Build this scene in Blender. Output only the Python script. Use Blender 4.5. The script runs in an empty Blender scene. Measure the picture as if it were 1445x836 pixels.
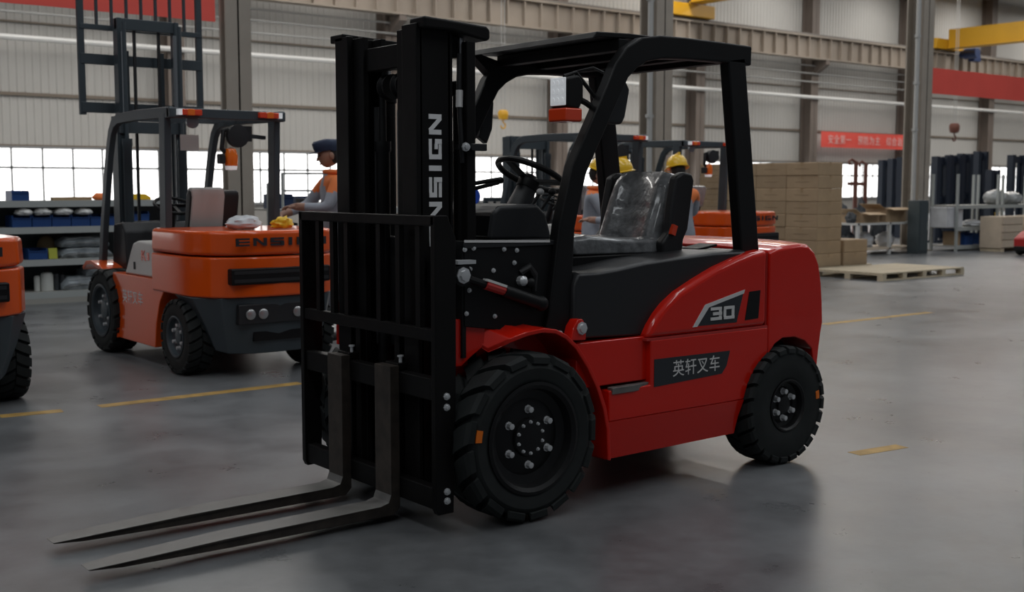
import bpy, bmesh, math, random
from mathutils import Vector, Matrix, Euler
from math import sin, cos, pi, radians as R
random.seed(7)
S = bpy.context.scene
COL = S.collection

# ------------------------------------------------------------------ camera
F, HC, CX, CY, HOR = 1650.0, 1.4, 722.5, 418.0, 264.0
PITCH = math.atan((CY-HOR)/F)
YAW = math.atan2(2108, math.hypot(F, CY-HOR))
FW = Vector((cos(YAW), sin(YAW), 0)); RT = Vector((sin(YAW), -cos(YAW), 0))
cd = bpy.data.cameras.new('camera'); cam = bpy.data.objects.new('camera', cd); COL.objects.link(cam)
cd.sensor_width = 36; cd.lens = F/1445*36; cd.clip_end = 500
cam.location = (0, 0, HC); cam.rotation_euler = (pi/2-PITCH, 0, YAW-pi/2)
cd.dof.use_dof = True; cd.dof.focus_distance = 5.3; cd.dof.aperture_fstop = 3.6
S.camera = cam
UPV = FW*sin(PITCH)+Vector((0, 0, cos(PITCH))); DIR = FW*cos(PITCH)-Vector((0, 0, sin(PITCH)))
def ground(px, py):                       # pixel -> point on the floor
    r = DIR*F+RT*(px-CX)-UPV*(py-CY)
    return Vector((0, 0, HC))+r*(-HC/r.z)
def at(px, dist, z=0.0, zref=None):       # pixel column + distance ahead -> plan position (column taken at height zref)
    zc = dist*cos(PITCH)-((HC if zref is None else zref)-HC)*sin(PITCH)
    p = FW*dist+RT*((px-CX)/F*zc); p.z = z
    return p
def zl(py, dist):                         # pixel row + distance ahead -> height
    k = (CY-py)/F
    return HC+dist*(k*cos(PITCH)-sin(PITCH))/(cos(PITCH)+k*sin(PITCH))

# ------------------------------------------------------------------ light
w = bpy.data.worlds.new('hall_daylight'); S.world = w; w.use_nodes = True
w.node_tree.nodes['Background'].inputs[0].default_value = (0.80, 0.88, 1.0, 1)
w.node_tree.nodes['Background'].inputs[1].default_value = 0.11
def area(name, loc, sx, sy, power, col=(1, 1, 1), rot=(0, 0, 0)):
    l = bpy.data.lights.new(name, 'AREA'); l.shape = 'RECTANGLE'; l.size = sx; l.size_y = sy
    l.energy = power; l.color = col
    o = bpy.data.objects.new(name, l); COL.objects.link(o); o.location = loc; o.rotation_euler = rot
    return o
for i, x in enumerate((-10, -2, 6, 14, 22, 30)):          # translucent roof-light strips over the near bay
    area('skylight_strip_near', (x, 3.0, 11.6), 1.1, 20, 440, (0.93, 0.97, 1.0))
for i, x in enumerate((4, 12, 20, 28, 36, 44, 52, 60, 68)):     # and over the far bay
    area('skylight_strip_far', (x, 26.0, 11.6), 1.1, 18, 800, (1.0, 0.97, 0.93))
S.view_settings.view_transform = 'Standard'; S.view_settings.look = 'None'
S.view_settings.exposure = 0.0; S.view_settings.gamma = 1.0; S.view_settings.use_curve_mapping = False

# ------------------------------------------------------------------ materials
def mat(name, col, rough=0.5, metal=0.0, spec=0.5, noise=0.0, nscale=8.0, bump=0.0, bscale=60.0, coat=0.0, emit=0.0, rvar=0.0, detail=4.0):
    m = bpy.data.materials.new(name); m.use_nodes = True
    nt = m.node_tree; b = nt.nodes['Principled BSDF']
    b.inputs['Base Color'].default_value = (*col, 1); b.inputs['Roughness'].default_value = rough
    b.inputs['Metallic'].default_value = metal; b.inputs['Specular IOR Level'].default_value = spec
    b.inputs['Coat Weight'].default_value = coat; b.inputs['Coat Roughness'].default_value = 0.06
    tc = nt.nodes.new('ShaderNodeTexCoord')
    if emit:
        b.inputs['Emission Color'].default_value = (*col, 1); b.inputs['Emission Strength'].default_value = emit
    if noise or rvar:
        n = nt.nodes.new('ShaderNodeTexNoise'); n.inputs['Scale'].default_value = nscale; n.inputs['Detail'].default_value = detail
        nt.links.new(tc.outputs['Object'], n.inputs['Vector'])
        if noise:
            r = nt.nodes.new('ShaderNodeMapRange'); r.inputs[1].default_value = 0.3; r.inputs[2].default_value = 0.7
            r.inputs[3].default_value = 1-noise; r.inputs[4].default_value = 1+noise
            nt.links.new(n.outputs[0], r.inputs[0])
            mx = nt.nodes.new('ShaderNodeVectorMath'); mx.operation = 'SCALE'; mx.inputs[0].default_value = col
            nt.links.new(r.outputs[0], mx.inputs['Scale']); nt.links.new(mx.outputs[0], b.inputs['Base Color'])
        if rvar:
            r = nt.nodes.new('ShaderNodeMapRange'); r.inputs[1].default_value = 0.3; r.inputs[2].default_value = 0.7
            r.inputs[3].default_value = max(0.02, rough-rvar); r.inputs[4].default_value = rough+rvar
            nt.links.new(n.outputs[0], r.inputs[0]); nt.links.new(r.outputs[0], b.inputs['Roughness'])
    if bump:
        n2 = nt.nodes.new('ShaderNodeTexNoise'); n2.inputs['Scale'].default_value = bscale; n2.inputs['Detail'].default_value = 3
        nt.links.new(tc.outputs['Object'], n2.inputs['Vector'])
        bp = nt.nodes.new('ShaderNodeBump'); bp.inputs['Strength'].default_value = bump; bp.inputs['Distance'].default_value = 0.01
        nt.links.new(n2.outputs[0], bp.inputs['Height']); nt.links.new(bp.outputs[0], b.inputs['Normal'])
    return m

def vary(m, amt):                          # let each object differ a little in tone
    nt = m.node_tree; b = nt.nodes['Principled BSDF']; col = b.inputs['Base Color']
    oi = nt.nodes.new('ShaderNodeObjectInfo'); mr = nt.nodes.new('ShaderNodeMapRange'); mr.inputs[3].default_value = 1-amt; mr.inputs[4].default_value = 1+amt
    sc = nt.nodes.new('ShaderNodeVectorMath'); sc.operation = 'SCALE'
    nt.links.new(oi.outputs['Random'], mr.inputs[0]); nt.links.new(mr.outputs[0], sc.inputs['Scale'])
    if col.is_linked: nt.links.new(col.links[0].from_socket, sc.inputs[0])
    else: sc.inputs[0].default_value = tuple(col.default_value)[:3]
    nt.links.new(sc.outputs[0], col)
def floor_mat():
    m = bpy.data.materials.new('polished_concrete'); m.use_nodes = True; nt = m.node_tree; b = nt.nodes['Principled BSDF']
    tc = nt.nodes.new('ShaderNodeTexCoord')
    def nz(scale, detail, rough=0.6):
        n = nt.nodes.new('ShaderNodeTexNoise'); n.inputs['Scale'].default_value = scale
        n.inputs['Detail'].default_value = detail; n.inputs['Roughness'].default_value = rough
        nt.links.new(tc.outputs['Object'], n.inputs['Vector']); return n
    a = nz(0.45, 7, 0.68); c = nz(2.1, 7, 0.7); e = nz(9, 4)
    mix = nt.nodes.new('ShaderNodeMath'); mix.operation = 'MULTIPLY_ADD'; mix.inputs[1].default_value = 0.6
    nt.links.new(c.outputs[0], mix.inputs[0]); nt.links.new(a.outputs[0], mix.inputs[2])
    rp = nt.nodes.new('ShaderNodeValToRGB')
    rp.color_ramp.elements[0].position = 0.64; rp.color_ramp.elements[0].color = (0.088, 0.091, 0.095, 1)
    rp.color_ramp.elements[1].position = 0.98; rp.color_ramp.elements[1].color = (0.188, 0.196, 0.204, 1)
    nt.links.new(mix.outputs[0], rp.inputs[0])
    # worn scuffs and small oil drips
    v = nt.nodes.new('ShaderNodeTexNoise'); v.inputs['Scale'].default_value = 5.5; v.inputs['Detail'].default_value = 2
    nt.links.new(tc.outputs['Object'], v.inputs['Vector'])
    sp = nt.nodes.new('ShaderNodeMapRange'); sp.inputs[1].default_value = 0.60; sp.inputs[2].default_value = 0.85
    sp.inputs[3].default_value = 1.0; sp.inputs[4].default_value = 0.8
    nt.links.new(v.outputs[0], sp.inputs[0])
    sc = nt.nodes.new('ShaderNodeVectorMath'); sc.operation = 'SCALE'
    nt.links.new(rp.outputs[0], sc.inputs[0]); nt.links.new(sp.outputs[0], sc.inputs['Scale'])
    nt.links.new(sc.outputs[0], b.inputs['Base Color'])
    rr = nt.nodes.new('ShaderNodeMapRange'); rr.inputs[1].default_value = 0.3; rr.inputs[2].default_value = 0.75
    rr.inputs[3].default_value = 0.26; rr.inputs[4].default_value = 0.36
    nt.links.new(c.outputs[0], rr.inputs[0]); nt.links.new(rr.outputs[0], b.inputs['Roughness'])
    bp = nt.nodes.new('ShaderNodeBump'); bp.inputs['Strength'].default_value = 0.05; bp.inputs['Distance'].default_value = 0.004
    nt.links.new(e.outputs[0], bp.inputs['Height']); nt.links.new(bp.outputs[0], b.inputs['Normal'])
    b.inputs['Specular IOR Level'].default_value = 0.5
    return m

M = dict(
 floor=floor_mat(),
 yellow_paint=mat('worn_yellow_paint', (0.36, 0.22, 0.055), 0.6, noise=0.3, nscale=9),
 cladding=mat('wall_cladding', (0.50, 0.49, 0.465), 0.55, noise=0.05, nscale=0.4),
 sill=mat('sill_wall', (0.34, 0.33, 0.31), 0.7, noise=0.1, nscale=1.5),
 flash=mat('brown_flashing', (0.20, 0.165, 0.13), 0.6),
 column=mat('column_paint', (0.33, 0.29, 0.245), 0.55, noise=0.08, nscale=2),
 wallcol=mat('wall_column_paint', (0.165, 0.135, 0.115), 0.6, noise=0.08, nscale=1),
 girder=mat('crane_girder_paint', (0.30, 0.255, 0.21), 0.6, noise=0.08, nscale=0.8),
 white_pipe=mat('white_pipe_paint', (0.75, 0.75, 0.73), 0.4),
 grey_pipe=mat('grey_pipe_paint', (0.40, 0.40, 0.39), 0.5),
 winframe=mat('window_frame_grey', (0.30, 0.31, 0.32), 0.5),
 pane=mat('bright_window_glass', (1.0, 0.99, 0.97), 0.2, emit=2.2),
 roof=mat('roof_sheet', (0.5, 0.5, 0.49), 0.6),
 rafter=mat('roof_rafter', (0.17, 0.155, 0.14), 0.6),
 crane=mat('crane_yellow', (0.62, 0.33, 0.015), 0.45, noise=0.06, nscale=1),
 blue_motor=mat('motor_blue', (0.015, 0.035, 0.12), 0.45),
 banner=mat('banner_red', (0.82, 0.10, 0.075), 0.6, noise=0.04, nscale=1.5),
 banner_txt=mat('banner_lettering', (0.80, 0.55, 0.52), 0.6),
 # red truck
 red=mat('truck_red', (0.60, 0.010, 0.0015), 0.36, spec=0.22, coat=0.6, noise=0.03, nscale=3),
 black=mat('truck_black', (0.005, 0.005, 0.0055), 0.5, spec=0.25, rvar=0.08, nscale=6),
 blackhood=mat('hood_black_plastic', (0.012, 0.0125, 0.014), 0.40, spec=0.5, bump=0.05, bscale=220),
 mastblack=mat('mast_black', (0.0045, 0.004, 0.004), 0.5, spec=0.2, rvar=0.1, nscale=5),
 rubber=mat('tyre_rubber', (0.014, 0.0165, 0.0165), 0.72, spec=0.3, noise=0.18, nscale=12),
 rim=mat('rim_black', (0.006, 0.006, 0.0065), 0.42, spec=0.3),
 steel=mat('bare_steel', (0.50, 0.50, 0.50), 0.32, metal=0.9),
 zinc=mat('zinc_bolt', (0.62, 0.63, 0.64), 0.35, metal=0.5),
 forksteel=mat('fork_worn_steel', (0.14, 0.135, 0.128), 0.5, metal=0.2, noise=0.25, nscale=14, rvar=0.12),
 forkside=mat('fork_side_paint', (0.030, 0.023, 0.018), 0.6, noise=0.4, nscale=18),
 decal=mat('decal_charcoal', (0.020, 0.023, 0.028), 0.4),
 white=mat('white_lettering', (0.80, 0.80, 0.80), 0.5),
 silver=mat('decal_silver', (0.66, 0.65, 0.64), 0.4),
 orange_mark=mat('orange_sidewall_mark', (0.75, 0.16, 0.005), 0.5),
 lens_red=mat('lens_red', (0.75, 0.06, 0.015), 0.2, coat=0.6),
 lens_orange=mat('lens_orange', (0.85, 0.17, 0.01), 0.2, coat=0.6),
 lens_white=mat('lens_white', (0.86, 0.88, 0.90), 0.15, coat=0.5, emit=0.25),  # faint glow added for light the lens reflects
 led=mat('led_face', (0.80, 0.82, 0.84), 0.25, emit=0.25),  # faint glow stands in for light off the LED reflectors
 wrap=mat('seat_under_film', (0.19, 0.195, 0.20), 0.30, coat=0.5, noise=0.40, nscale=20, bump=0.35, bscale=42),
 seatblk=mat('seat_black', (0.012, 0.012, 0.013), 0.5),
 mirror=mat('mirror_glass', (0.45, 0.47, 0.5), 0.08, metal=0.9),
 hose=mat('hose_rubber', (0.012, 0.012, 0.013), 0.5),
 tag_red=mat('tag_red', (0.45, 0.03, 0.025), 0.5), tag_white=mat('tag_white', (0.7, 0.7, 0.68), 0.5),
 # orange trucks
 orange=mat('truck_orange', (0.70, 0.085, 0.005), 0.30, spec=0.35, coat=0.5, noise=0.03, nscale=3),
 slate=mat('truck_slate', (0.046, 0.060, 0.070), 0.45, spec=0.45, noise=0.06, nscale=4),
 slate_light=mat('mast_rail_bright', (0.30, 0.32, 0.34), 0.35, metal=0.5),
 whitecover=mat('white_cover', (0.58, 0.58, 0.56), 0.35),
 dash=mat('dash_black', (0.012, 0.013, 0.015), 0.5),
 filmgrey=mat('plastic_film_grey', (0.30, 0.31, 0.31), 0.25, noise=0.25, nscale=14, bump=0.5, bscale=30, coat=0.4),
 paper=mat('paper_sheet', (0.48, 0.45, 0.43), 0.7),
 # people
 skin=mat('skin', (0.36, 0.19, 0.13), 0.5), cloth=mat('work_jacket_grey', (0.31, 0.33, 0.375), 0.8, noise=0.12, nscale=9, bump=0.3, bscale=14),
 cloth_or=mat('work_jacket_orange', (0.78, 0.20, 0.05), 0.75), trouser=mat('work_trousers', (0.16, 0.175, 0.20), 0.8, noise=0.1, nscale=8),
 shoe=mat('shoe_black', (0.02, 0.02, 0.02), 0.6), hair=mat('hair_black', (0.012, 0.011, 0.010), 0.6),
 helmet=mat('helmet_yellow', (0.82, 0.50, 0.02), 0.3, coat=0.4), cap=mat('cap_navy', (0.016, 0.028, 0.065), 0.7),
 eye=mat('eye_dark', (0.03, 0.02, 0.02), 0.3), lip=mat('lip', (0.28, 0.10, 0.09), 0.5),
 # stores
 carton=mat('carton_brown', (0.36, 0.255, 0.155), 0.75, noise=0.08, nscale=5), tape=mat('carton_tape', (0.33, 0.225, 0.125), 0.35),
 carton_dark=mat('carton_slot', (0.16, 0.10, 0.055), 0.8),
 pallet=mat('pallet_wood', (0.50, 0.42, 0.30), 0.75, noise=0.12, nscale=6),
 ply=mat('crate_plywood', (0.52, 0.43, 0.33), 0.7, noise=0.08, nscale=5),
 rackgrey=mat('rack_grey', (0.36, 0.38, 0.37), 0.45), rackshelf=mat('rack_shelf', (0.33, 0.32, 0.29), 0.55),
 bin=mat('bin_blue', (0.012, 0.055, 0.20), 0.4), bin2=mat('bin_dark_blue', (0.012, 0.03, 0.085), 0.45),
 sack=mat('white_sack', (0.72, 0.72, 0.70), 0.5, noise=0.3, nscale=9, bump=0.4, bscale=18),
 film=mat('clear_wrap_dark', (0.27, 0.30, 0.32), 0.18, noise=0.45, nscale=7, bump=0.6, bscale=11, coat=0.6),
 canister=mat('canister_white', (0.55, 0.56, 0.53), 0.4), kraft=mat('kraft_wrap', (0.34, 0.24, 0.13), 0.7),
 green=mat('tag_yellow_green', (0.42, 0.44, 0.05), 0.5), navy=mat('mast_store_navy', (0.016, 0.024, 0.040), 0.45),
 rust=mat('rusty_steel', (0.13, 0.045, 0.03), 0.65), engine=mat('engine_parts', (0.03, 0.035, 0.042), 0.5, noise=0.5, nscale=9),
 parts_white=mat('painted_part_white', (0.55, 0.56, 0.58), 0.4, noise=0.15, nscale=4),
 cabinet=mat('cabinet_slate', (0.045, 0.060, 0.066), 0.45), sign_blue=mat('disc_blue', (0.01, 0.06, 0.42), 0.4),
 yellow_item=mat('yellow_plastic', (0.80, 0.50, 0.02), 0.4), carpart=mat('tow_truck_red', (0.35, 0.01, 0.01), 0.4),
 purple=mat('strap_purple', (0.22, 0.08, 0.30), 0.5),
)

for k_ in ('carton', 'pallet', 'ply'): vary(M[k_], 0.10)

# ------------------------------------------------------------------ mesh helpers
class MB:
    def __init__(s): s.v = []; s.f = []; s.mi = []; s.cur = 0
    def add(s, vs, fs):
        n = len(s.v); s.v += [tuple(p) for p in vs]
        for f in fs: s.f.append([i+n for i in f]); s.mi.append(s.cur)
        return s
    def box(s, c, d, rot=None, taper=None):
        vs = []
        for k in (-1, 1):
            t = 1 if (taper is None or k < 0) else taper
            for (i, j) in ((-1, -1), (1, -1), (1, 1), (-1, 1)):
                vs.append(Vector((i*d[0]/2*t, j*d[1]/2*t, k*d[2]/2)))
        if rot is not None:
            m = Euler(rot).to_matrix(); vs = [m @ v for v in vs]
        vs = [v+Vector(c) for v in vs]
        return s.add(vs, [(0, 3, 2, 1), (4, 5, 6, 7), (0, 1, 5, 4), (1, 2, 6, 5), (2, 3, 7, 6), (3, 0, 4, 7)])
    def bx(s, x0, x1, y0, y1, z0, z1): return s.box(((x0+x1)/2, (y0+y1)/2, (z0+z1)/2), (abs(x1-x0), abs(y1-y0), abs(z1-z0)))
    def sweep(s, pts, wd, ht, side):               # rectangular section along a path; wd along 'side', ht across it in the path's plane
        pts = [Vector(p) for p in pts]; side = Vector(side).normalized(); n = len(pts); vs = []
        if not isinstance(ht, (list, tuple)): ht = [ht]*n
        for i, p in enumerate(pts):
            if i == 0: t = pts[1]-p
            elif i == n-1: t = p-pts[i-1]
            else: t = (pts[i+1]-p).normalized()+(p-pts[i-1]).normalized()
            up = side.cross(t.normalized()).normalized(); k = 1.0
            if 0 < i < n-1:
                k = 1/max(0.5, abs(t.normalized().dot((p-pts[i-1]).normalized())))
            for a, b in ((-1, -1), (1, -1), (1, 1), (-1, 1)): vs.append(p+side*(a*wd/2)+up*(b*ht[i]*k/2))
        fs = [(3, 2, 1, 0), tuple(range(4*n-4, 4*n))]
        for i in range(n-1):
            for j in range(4): fs.append((4*i+j, 4*i+(j+1) % 4, 4*i+4+(j+1) % 4, 4*i+4+j))
        return s.add(vs, fs)
    def bar(s, p0, p1, wd, ht, side=None):
        t = (Vector(p1)-Vector(p0)).normalized()
        if side is None:
            side = Vector((0, 0, 1)).cross(t)
            if side.length < 1e-3: side = Vector((0, 1, 0))
        return s.sweep([p0, p1], wd, ht, side)
    def tube(s, pts, r, n=10, closed=False):
        pts = [Vector(p) for p in pts]; m = len(pts); vs = []; rs = r if isinstance(r, (list, tuple)) else [r]*m
        prev = None
        for i, p in enumerate(pts):
            if closed: t = (pts[(i+1) % m]-pts[i-1])
            elif i == 0: t = pts[1]-p
            elif i == m-1: t = p-pts[i-1]
            else: t = pts[i+1]-pts[i-1]
            t.normalize()
            if prev is None:
                a = Vector((0, 0, 1)) if abs(t.z) < 0.9 else Vector((1, 0, 0)); u = t.cross(a).normalized()
            else: u = (prev-t*prev.dot(t)).normalized()
            prev = u; q = t.cross(u)
            for k in range(n): vs.append(p+(u*cos(2*pi*k/n)+q*sin(2*pi*k/n))*rs[i])
        fs = []
        for i in range(m if closed else m-1):
            j = (i+1) % m
            for k in range(n): fs.append((i*n+k, i*n+(k+1) % n, j*n+(k+1) % n, j*n+k))
        if not closed: fs += [tuple(range(n-1, -1, -1)), tuple(range((m-1)*n, m*n))]
        return s.add(vs, fs)
    def lathe(s, prof, c=(0, 0, 0), axis='y', n=32, cap=True):      # prof: list of (radius, height along axis)
        vs = []; fs = []; m = len(prof); c = Vector(c)
        for (r, h) in prof:
            for k in range(n):
                a = 2*pi*k/n; x, y = r*cos(a), r*sin(a)
                vs.append(c+Vector({'y': (x, h, y), 'z': (x, y, h), 'x': (h, x, y)}[axis]))
        for i in range(m-1):
            for k in range(n): fs.append((i*n+k, i*n+(k+1) % n, (i+1)*n+(k+1) % n, (i+1)*n+k))
        if cap and prof[0][0] > 1e-5: fs.append(tuple(range(n-1, -1, -1)))
        if cap and prof[-1][0] > 1e-5: fs.append(tuple(range((m-1)*n, m*n)))
        return s.add(vs, fs)
    def prism(s, poly, axis, a, b):
        def P(u, v, h): return {'y': (u, h, v), 'x': (h, u, v), 'z': (u, v, h)}[axis]
        n = len(poly); vs = [P(u, v, a) for u, v in poly]+[P(u, v, b) for u, v in poly]
        fs = [tuple(range(n-1, -1, -1)), tuple(range(n, 2*n))]+[(i, (i+1) % n, n+(i+1) % n, n+i) for i in range(n)]
        return s.add(vs, fs)
    def loft(s, secs):
        n = len(secs[0]); vs = [p for q in secs for p in q]; fs = [tuple(range(n-1, -1, -1)), tuple(range(len(vs)-n, len(vs)))]
        for i in range(len(secs)-1):
            for k in range(n): fs.append((i*n+k, i*n+(k+1) % n, (i+1)*n+(k+1) % n, (i+1)*n+k))
        return s.add(vs, fs)
    def sph(s, c, r, nu=16, nv=10, fn=None):
        if not isinstance(r, (list, tuple)): r = (r, r, r)
        vs = []; fs = []
        for j in range(nv+1):
            th = pi*j/nv
            for i in range(nu):
                ph = 2*pi*i/nu; dv = Vector((sin(th)*cos(ph), sin(th)*sin(ph), cos(th)))
                k = fn(dv) if fn else 1.0
                vs.append(Vector(c)+Vector((dv.x*r[0], dv.y*r[1], dv.z*r[2]))*k)
        for j in range(nv):
            for i in range(nu): fs.append((j*nu+i, j*nu+(i+1) % nu, (j+1)*nu+(i+1) % nu, (j+1)*nu+i))
        return s.add(vs, fs)
    def build(s, name, m, parent=None, bevel=0.0, seg=2, smooth=35):
        me = bpy.data.meshes.new(name); me.from_pydata(s.v, [], s.f)
        mats = m if isinstance(m, (list, tuple)) else [m]
        for q in mats: me.materials.append(M[q] if isinstance(q, str) else q)
        if len(mats) > 1: me.polygons.foreach_set('material_index', s.mi)
        bm = bmesh.new(); bm.from_mesh(me); bmesh.ops.remove_doubles(bm, verts=bm.verts, dist=1e-6)
        bmesh.ops.recalc_face_normals(bm, faces=bm.faces)
        bm.to_mesh(me); bm.free()
        if smooth:
            me.polygons.foreach_set('use_smooth', [True]*len(me.polygons)); me.set_sharp_from_angle(angle=R(smooth))
        o = bpy.data.objects.new(name, me); COL.objects.link(o); o.parent = parent
        if bevel:
            b = o.modifiers.new('edge', 'BEVEL'); b.width = bevel; b.segments = seg; b.limit_method = 'ANGLE'; b.angle_limit = R(30)
            b.harden_normals = bool(smooth)
        return o
def tag(o, label, cat=None, group=None, kind=None):
    if label: o['label'] = label
    if cat: o['category'] = cat
    if group: o['group'] = group
    if kind: o['kind'] = kind
    return o
def thing(name, label, cat, loc=(0, 0, 0), rz=0.0, group=None, kind=None):
    o = bpy.data.objects.new(name, None); COL.objects.link(o); o.location = loc; o.rotation_euler = (0, 0, rz)
    o.empty_display_size = 0.2
    return tag(o, label, cat, group, kind)
def copy_tree(o, parent=None, kids=None):
    c = o.copy(); COL.objects.link(c); c.parent = parent
    for ch in [x for x in o.children]: copy_tree(ch, c)
    return c
BOXES = {}
def piece(name, d, m, parent, loc, rot=(0, 0, 0), bevel=0.0):     # small box pieces that share mesh data
    key = (name, tuple(round(x, 4) for x in d), m)
    if key not in BOXES:
        mb = MB(); mb.box((0, 0, 0), d); o = mb.build(name, m, None, 0, 1, 0); BOXES[key] = o.data
        if bevel:
            bm = bmesh.new(); bm.from_mesh(o.data); bmesh.ops.bevel(bm, geom=list(bm.edges), offset=bevel, segments=1, affect='EDGES'); bm.to_mesh(o.data); bm.free()
    else:
        o = bpy.data.objects.new(name, BOXES[key]); COL.objects.link(o)
    o.parent = parent; o.location = loc; o.rotation_euler = rot
    return o
# block letters in a unit cell (width 1, height 1), as convex polygons
def glyph(ch, t=0.22):
    b = lambda x0, y0, x1, y1: [(x0, y0), (x1, y0), (x1, y1), (x0, y1)]
    tv = t*0.95
    L, Rr, T, B, Mi = b(0, 0, t, 1), b(1-t, 0, 1, 1), b(0, 1-tv, 1, 1), b(0, 0, 1, tv), b(0, .5-tv/2, 1, .5+tv/2)
    return {'E': [L, T, B, Mi], 'N': [b(0, 0, t, 1), b(1-t, 0, 1, 1), [(0, 1), (t*1.15, 1), (1, 0), (1-t*1.15, 0)]],
            'S': [T, B, Mi, b(0, .5, t, 1), b(1-t, 0, 1, .5)], 'I': [b(.5-t*.55, 0, .5+t*.55, 1)],
            'G': [T, B, L, b(1-t, 0, 1, .55), b(.5, .55-tv, 1, .55)], '0': [L, Rr, T, B], '3': [Rr, T, B, b(.2, .5-tv/2, 1, .5+tv/2)],
            'H': [L, Rr, Mi], 'K': [L, [(t, .4), (1-t, 1), (1, 1), (t, .62)], [(t*1.2, .55), (1-t, 0), (1, 0), (t*2, .62)]]}[ch]
def lettering(txt, name, o, U, V, cw, chh, gap, m, parent, depth=0.003, t=0.24):
    o = Vector(o); U = Vector(U); V = Vector(V); N = U.cross(V); x = 0
    for ch in txt:
        wdt = cw*(0.45 if ch == 'I' else 1.0); mb = MB()
        for ip, poly in enumerate(glyph(ch, t)):
            base = [o+U*(x+(u*cw if ch != 'I' else u*cw-cw*0.275))+V*(v*chh) for u, v in poly]
            base = [p-N*0.0005 for p in base]; top = [p+N*(depth+0.0007*ip+0.0005) for p in base]; n = len(poly)
            mb.add(base+top, [tuple(range(n-1, -1, -1)), tuple(range(n, 2*n))]+[(i, (i+1) % n, n+(i+1) % n, n+i) for i in range(n)])
        x += wdt+gap; mb.build('letter', m, parent, 0, 1, 0)
def font_text(txt, name, o, U, V, size, m, parent, depth=0.002, bold=0.0, sx=1.0, adv=1.0):
    U = Vector(U); V = Vector(V); N = U.cross(V); o = Vector(o)
    for i, ch in enumerate(txt):
        if ch == ' ': continue
        cu = bpy.data.curves.new('letter', 'FONT'); cu.body = ch; cu.size = size; cu.extrude = depth; cu.offset = bold
        ob = bpy.data.objects.new('letter_source', cu); COL.objects.link(ob)
        bpy.context.view_layer.update()
        dg = bpy.context.evaluated_depsgraph_get()
        me = bpy.data.meshes.new_from_object(ob.evaluated_get(dg)); bpy.data.objects.remove(ob)
        q = o+U*(i*size*adv)
        mt = Matrix(((U.x*sx, V.x, N.x, q.x), (U.y*sx, V.y, N.y, q.y), (U.z*sx, V.z, N.z, q.z), (0, 0, 0, 1)))
        me.transform(mt); me.materials.clear(); me.materials.append(M[m])
        ob = bpy.data.objects.new('letter', me); COL.objects.link(ob); ob.parent = parent

# ================================================================== the hall
WY, COLY, COLX0, BAY = 36.8, 14.8, 6.8, 8.05
XA, XB = -14.0, 84.0
mb = MB(); mb.bx(-40, 110, -25, WY+0.2, -0.2, 0)
floor = tag(mb.build('floor', 'floor', smooth=0), 'grey polished concrete factory floor', kind='structure')
# painted lines on the floor (pieces of the floor)
def line(p0, p1, wd=0.10):
    mb = MB(); mb.bar((p0[0], p0[1], 0.0006), (p1[0], p1[1], 0.0006), wd, 0.0012); mb.build('painted_line', 'yellow_paint', floor, smooth=0)
a = ground(0, 588); b = ground(88, 580); line(a, b, 0.11)
a = ground(140, 574); b = ground(424, 541); line(a, b, 0.11)
a = ground(1205, 641); b = ground(1273, 630); line(a, b, 0.09)
a = ground(1162, 458); b = ground(1312, 441); line(a, b, 0.11)

# back wall with ribbed cladding sheets
mb = MB(); mb.bx(XA, XB, WY, WY+0.2, 0, 12.4)
wall = tag(mb.build('wall_back', 'sill', smooth=0), 'pale grey clad back wall of the hall', kind='structure')
def cladding(x0, x1, z0, z1):
    pitch = 0.23; pts = []; x = x0
    while x < x1-1e-6:
        for dx, dy in ((0, 0), (0.155, 0), (0.175, -0.02), (0.21, -0.02)):
            if x+dx < x1: pts.append((x+dx, WY-0.02+dy))
        x += pitch
    pts.append((x1, WY-0.02))
    vs = [(p[0], p[1], z0) for p in pts]+[(p[0], p[1], z1) for p in pts]; n = len(pts)
    mb = MB(); mb.add(vs, [(i, i+1, n+i+1, n+i) for i in range(n-1)])
    return mb.build('wall_panel', 'cladding', wall, smooth=0)
colxs = [COLX0+BAY*k for k in range(-2, 10)]
for k in range(len(colxs)-1):
    for z0, z1 in ((2.66, 4.12), (4.20, 8.0), (8.0, 12.3)):
        cladding(colxs[k], colxs[k+1], z0, z1)
for i, (z, h) in enumerate(((4.16, 0.10), (2.63, 0.07), (6.28, 0.05))):
    mb = MB(); mb.bx(XA, XB, WY-0.10, WY-0.0, z-h/2, z+h/2)
    tag(mb.build('trim_%d' % (i+1), 'flash', smooth=0), 'brown flashing strip along the back wall', kind='structure')
# windows, one band to a bay
PW, wn = 0.905, 0
for k in range(0, len(colxs)-1):
    x0, x1 = colxs[k]+0.42, colxs[k+1]-0.42
    wn += 1
    wo = thing('window_%d' % wn, 'long bright window band in the back wall', None, (x0, WY-0.06, 0), kind='structure')
    W_ = x1-x0; n = 8; pw = W_/n
    mb = MB()
    for z in (0.85, 1.98, 2.58): mb.bx(0, W_, -0.05, 0.03, z-0.035, z+0.035)
    for j in range(n+1): mb.bx(j*pw-0.03, j*pw+0.03, -0.05, 0.03, 0.85, 2.58)
    mb.build('window_frame', 'winframe', wo, smooth=0)
    for j in range(n):
        for (z0, z1) in ((0.88, 1.95), (2.01, 2.55)):
            piece('window_pane', (pw-0.06, 0.012, z1-z0), 'pane', wo, ((j+.5)*pw, 0.0, (z0+z1)/2))
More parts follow.
